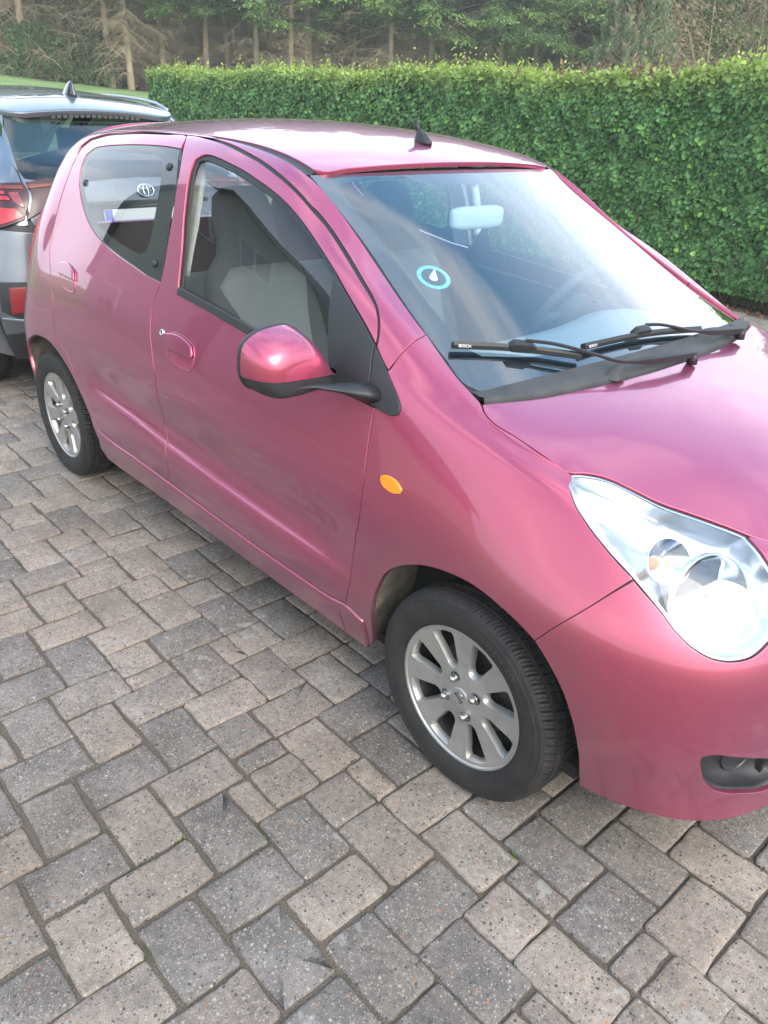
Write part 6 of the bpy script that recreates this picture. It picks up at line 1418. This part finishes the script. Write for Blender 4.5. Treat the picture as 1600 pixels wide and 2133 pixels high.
# tail lamps: black housing wrapping the corner, a split at the hatch edge, red bars, amber strip
LRED=mat('red lamp bar',(.32,.008,.014),.18,coat=.8); LDARK=mat('dark red lamp glass',(.035,.004,.006),.25,coat=.3); LAMB=mat('amber brown strip',(.12,.018,.010),.25,coat=.4)
def lamp2():
    tl=[empty('tail_lamp',(0,0,0),parent=SUV) for _ in (0,1)]
    a=lambda name,pts,m,off,**k: [both2(name,*panel(S2,uv2(pts),off=off,flange=.012,roll=.002,inset=.001,step=.02),m,tl[0])[0]] and None
    def a(name,pts,m,off):
        V,F,N=panel(S2,uv2(pts),off=off,flange=.014,roll=.003,inset=.001,step=.015)
        for s in (0,1):
            q=(V,F,N) if s==0 else flip(V,F,N); add(name,q[0],q[1],m,tl[s],True,q[2])
    zl,zu=v2[4],v2[5]; uc=u2[1]+.50*(u2[2]-u2[1])      # uc: hatch split
    a('outer_housing',[(uc+.02,zl+.005),(uc+.16,zl-.035),(uc+.34,zl+.03),(uc+.52,zu-.03),(uc+.50,zu+.005),(uc-.005,zu+.015),(uc-.02,zu-.03)],LDARK,.010)
    a('inner_housing',[(uc+.012,zl+.002),(uc-.03,zu-.03),(uc-.015,zu+.015),(uc-.20,zu+.01),(uc-.235,zu-.02),(uc-.12,zl+.07)],LDARK,.010)
    a('upper_strip',[(uc+.0,zu-.03),(uc+.0,zu-.008),(uc+.46,zu-.012),(uc+.46,zu-.024)],LAMB,.016)
    a('inner_strip',[(uc-.025,zu-.028),(uc-.02,zu-.004),(uc-.18,zu-.004),(uc-.195,zu-.02)],LAMB,.016)
    a('red_bar',[(uc+.10,zu-.058),(uc+.10,zu-.040),(uc+.42,zu-.040),(uc+.40,zu-.054)],LRED,.017)
    a('red_bar',[(uc+.075,zu-.088),(uc+.085,zu-.068),(uc+.38,zu-.066),(uc+.34,zu-.082)],LRED,.017)
    a('red_lens',[(uc+.020,zl+.018),(uc+.15,zl-.022),(uc+.30,zl+.025),(uc+.34,zl+.058),(uc+.17,zl+.060),(uc+.055,zl+.056)],LRED,.017)
    a('dark_lens',[(uc+.012,zl+.055),(uc+.05,zl+.075),(uc+.085,zu-.045),(uc+.03,zu-.045)],mat('wine red lens',(.16,.006,.012),.08,coat=1),.015)
lamp2()
# reflector recess in the bumper
rr=[empty('rear_reflector',(0,0,0),parent=SUV) for _ in (0,1)]
def rpart(name,pts,m,off):
    V,F,N=panel(S2,uv2(pts),off=off,flange=.012,roll=.003,inset=.001,step=.012)
    for s in (0,1):
        q=(V,F,N) if s==0 else flip(V,F,N); add(name,q[0],q[1],m,rr[s],True,q[2])
ur=u2[1]+.10
rpart('recess_frame',[(ur+.15,v2[2]+.075),(ur-.05,v2[2]+.075),(ur-.06,v2[1]+.07),(ur+.10,v2[1]+.085),(ur+.16,v2[1]+.12)],BLACK,.006)
rpart('red_reflector',[(ur+.105,v2[2]+.05),(ur+.0,v2[2]+.05),(ur+.05,v2[1]+.12),(ur+.115,v2[1]+.105)],mat('red reflector',(.19,.008,.013),.3,coat=.4),.012)
rpart('chrome_lip',[(ur+.165,v2[1]+.075),(ur-.06,v2[1]+.055),(ur-.06,v2[1]+.065),(ur+.165,v2[1]+.09)],mat('grey metal lip',(.35,.38,.42),.2,.9),.012)
# hatch fittings: emblem, plate, badge, camera
def on2(y,z):
    uv=np.array([abs(y)*1.0,np.interp(z,[.6,.8,.95,1.12,1.26],v2[2:7])])
    for _ in range(12):
        e=1e-4; f0=S2.ev([uv])[0][[1,2]]-[-abs(y),z]; Jm=np.stack([(S2.ev([uv+[e,0]])[0]-S2.ev([uv])[0])[[1,2]]/e,(S2.ev([uv+[0,e]])[0]-S2.ev([uv])[0])[[1,2]]/e],1); uv=uv-np.linalg.solve(Jm,f0)
    p=S2.ev([uv])[0]; _,_,n=S2.jac([uv]); n=n[0]
    if y>0: p=p*[1,-1,1]; n=n*[1,-1,1]
    n=Vector(n); up=(Vector((0,0,1))-n*n.z).normalized(); return frame(Vector(p),Vector(up.cross(n)),up,n)
M_=on2(-.001,1.07)
def ell2(a,b,cx=0,cy=0,n=30): return [M_@Vector((cx+a*math.cos(t),cy+b*math.sin(t),.006)) for t in np.linspace(0,2*math.pi,n,endpoint=False)]
mb=MB(); mb.tube(ell2(.046,.032),.0036,8,closed=True); mb.tube(ell2(.013,.029,0,.0),.003,8,closed=True); mb.tube(ell2(.031,.011,0,.0165),.003,8,closed=True); mb.build('hatch_emblem',CHROME,HT)
M_=on2(-.001,.935); pl=MB(); pl.box((-.26,-.055,.004),(.26,.055,.010),M_); plate=pl.build('number_plate',mat('plate white',(.75,.76,.74),.4),HT)
mb=MB(); mb.box((-.258,-.053,.0095),(-.215,.053,.0105),M_); mb.build('plate_blue_band',mat('plate blue',(.02,.08,.45),.4),plate)
mb=MB(); mb.box((-.27,-.066,.001),(.27,-.0555,.012),M_); mb.box((-.27,.0555,.001),(.27,.066,.012),M_); mb.build('plate_frame',BLACK,HT)
mb=MB(); M_=on2(-.001,1.018); mb.box((-.36,-.010,-.002),(.36,.008,.012),M_); mb.build('plate_light_bar',BLACK,HT)
M_=on2(.39,.985); cu=bpy.data.curves.new('t','FONT'); cu.body='HYBRID'; cu.size=.030; cu.extrude=.0015; cu.align_x='CENTER'; to=bpy.data.objects.new('t',cu); me=bpy.data.meshes.new_from_object(to); bpy.data.objects.remove(to); me.transform(M_@Matrix.Translation((0,0,.003))); link('hatch_badge',me,CHROME,HT)
mb=MB(); M_=on2(-.17,1.075); mb.loft([[M_@Vector((a*math.cos(t),b*math.sin(t),h)) for t in np.linspace(0,2*math.pi,16,endpoint=False)] for a,b,h in ((.055,.018,0),(.042,.014,.018),(.015,.005,.024))]); mb.build('camera_housing',BLACK,HT)
# wiper stub, wheels, cladding, underside, dim cabin
for key,(A_,cx) in {'r':(ar,0),'f':(af,2.64)}.items():
    inn=A_; c_=np.array([A_[:,0].mean(),A_[:,1].min()-.08]); out_=c_+(A_-c_)*1.17
    V,F,N=panel(S2,crom(np.concatenate([A_,out_[::-1]]),.03,50,True),off=.010,flange=.014,roll=.004,inset=0,step=.03); both2('arch_cladding',V,F,N,BLACK)
SW=empty('wheel',(0,0,0))
V,F=tyre_mesh(); V=np.array(V)*[1.24,1.38,1.24]; t=add('tyre',V,F,TYRE,SW); sharp(t,32)
mb=MB(); V,F=lathe([(.002,.075),(.05,.078),(.06,.066),(.215,.082),(.226,.085),(.228,.07),(.222,.04),(.215,-.05)],48); mb.raw(V,F,True); 
for k in range(5):
    a=k*2*math.pi/5; M5=Matrix.Rotation(a,4,'Y')
    mb.box((-.03,-.094,.04),(.03,-.07,.222),M5)
bevel(mb.build('rim',mat('dark alloy',(.16,.16,.165),.3,.8),SW),.006)
SW.parent=SUV
for i,(x,sy) in enumerate(((0,-1),(2.64,-1),(0,1),(2.64,1))):
    w_=SW if i==0 else copy_tree(SW); w_.parent=SUV; w_.location=(x,sy*.775,.336); w_.rotation_euler=(0,0,0 if sy<0 else math.pi)
mb=MB(); mb.box((-.55,-.72,.24),(3.1,.72,.30)); mb.box((.45,-.78,.20),(2.2,.78,.28)); mb.box((-.58,-.60,.30),(3.0,.60,.62)); mb.build('underbody',mat('underbody black',(.01,.01,.01),.9),SUV)
for y in (-.37,.37): rbox((.95,y-.29,.5),(1.15,y+.29,1.12),.05,3,'seat_back',DGREY,SUV); rbox((.96,y-.12,1.14),(1.06,y+.12,1.30),.04,3,'head_rest',DGREY,SUV)
rbox((.05,-.68,.4),(.2,.68,1.04),.04,3,'rear_seat_back',DGREY,SUV)

# ---------------------------------------------------------------- the house behind the photographer, seen only as reflections
def house():
    h=empty('brick_house',(-12,-11.5,0)); tag(h,'pale house with steep dark gable roof behind the photographer, mirrored in the car windows','house')
    WALL=mat('pale render',(.45,.42,.38),.85,noise=(3,.5,(.40,.37,.33)),bump=(60,.2)); TILE=mat('dark roof tile',(.06,.058,.06),.6,bump=(24,.6)); WD=mat('white joinery',(.7,.7,.68),.5); PANE=mat('house window glass',(.03,.035,.04),.05,coat=1)
    w_,d,e,r=6.0,3.6,2.7,7.4
    mb=MB(); mb.raw([(-w_,-d,0),(w_,-d,0),(w_,d,0),(-w_,d,0),(-w_,-d,e),(w_,-d,e),(w_,d,e),(-w_,d,e),(0,-d,r-.12),(0,d,r-.12)],[(0,1,5,8,4),(2,3,7,9,6),(1,2,6,5),(3,0,4,7)]); mb.build('wall',WALL,h)
    for s in (-1,1):
        mb=MB(); a=Vector((0,0,r)); b=Vector((s*(w_+.45),0,e-.45*(r-e)/w_)); mb.raw([(a.x,-d-.4,a.z),(a.x,d+.4,a.z),(b.x,d+.4,b.z),(b.x,-d-.4,b.z),(a.x,-d-.4,a.z-.16),(a.x,d+.4,a.z-.16),(b.x,d+.4,b.z-.16),(b.x,-d-.4,b.z-.16)],[(0,1,2,3),(7,6,5,4),(1,5,6,2),(0,3,7,4),(3,2,6,7)]); mb.build('roof_slope',TILE,h)
    for x,z,w2,h2 in ((-3.6,.9,1.3,1.3),(3.4,.9,1.5,1.3),(-1.2,3.4,1.1,1.2),(1.2,3.4,1.1,1.2)):
        mb=MB(); mb.box((x-w2/2,d-.02,z),(x+w2/2,d+.05,z+h2)); f=mb.build('window',WD,h)
        for k in (0,1): mb=MB(); mb.box((x-w2/2+.07+k*(w2/2-.02),d+.04,z+.07),(x-.05+k*(w2/2-.02),d+.058,z+h2-.07)); mb.build('pane',PANE,f)
    mb=MB(); mb.box((-.5,d-.02,0),(.5,d+.05,2.1)); dr=mb.build('door',mat('dark door',(.05,.06,.07),.4),h)
    mb=MB(); mb.box((.33,d+.05,1.0),(.42,d+.11,1.03)); mb.build('handle',CHROME,dr)
    mb=MB(); mb.box((-.4,-1.8,r-.6),(.3,-1.1,r+.9)); mb.build('chimney',mat('chimney brick',(.22,.10,.07),.9),h)
house()

# ---------------------------------------------------------------- hazy air
def haze():
    mb=MB(); mb.box((-110,-85,-1.2),(75,110,12.5)); m=bpy.data.materials.new('hazy air'); m.use_nodes=True; n=m.node_tree.nodes; n.remove(n['Principled BSDF']); v=n.new('ShaderNodeVolumePrincipled'); v.inputs['Density'].default_value=.0031; v.inputs['Color'].default_value=(.97,.96,.90,1); v.inputs['Anisotropy'].default_value=.2
    m.node_tree.links.new(v.outputs[0],n['Material Output'].inputs['Volume']); o=mb.build('haze',m); tag(o,kind='stuff')
haze()
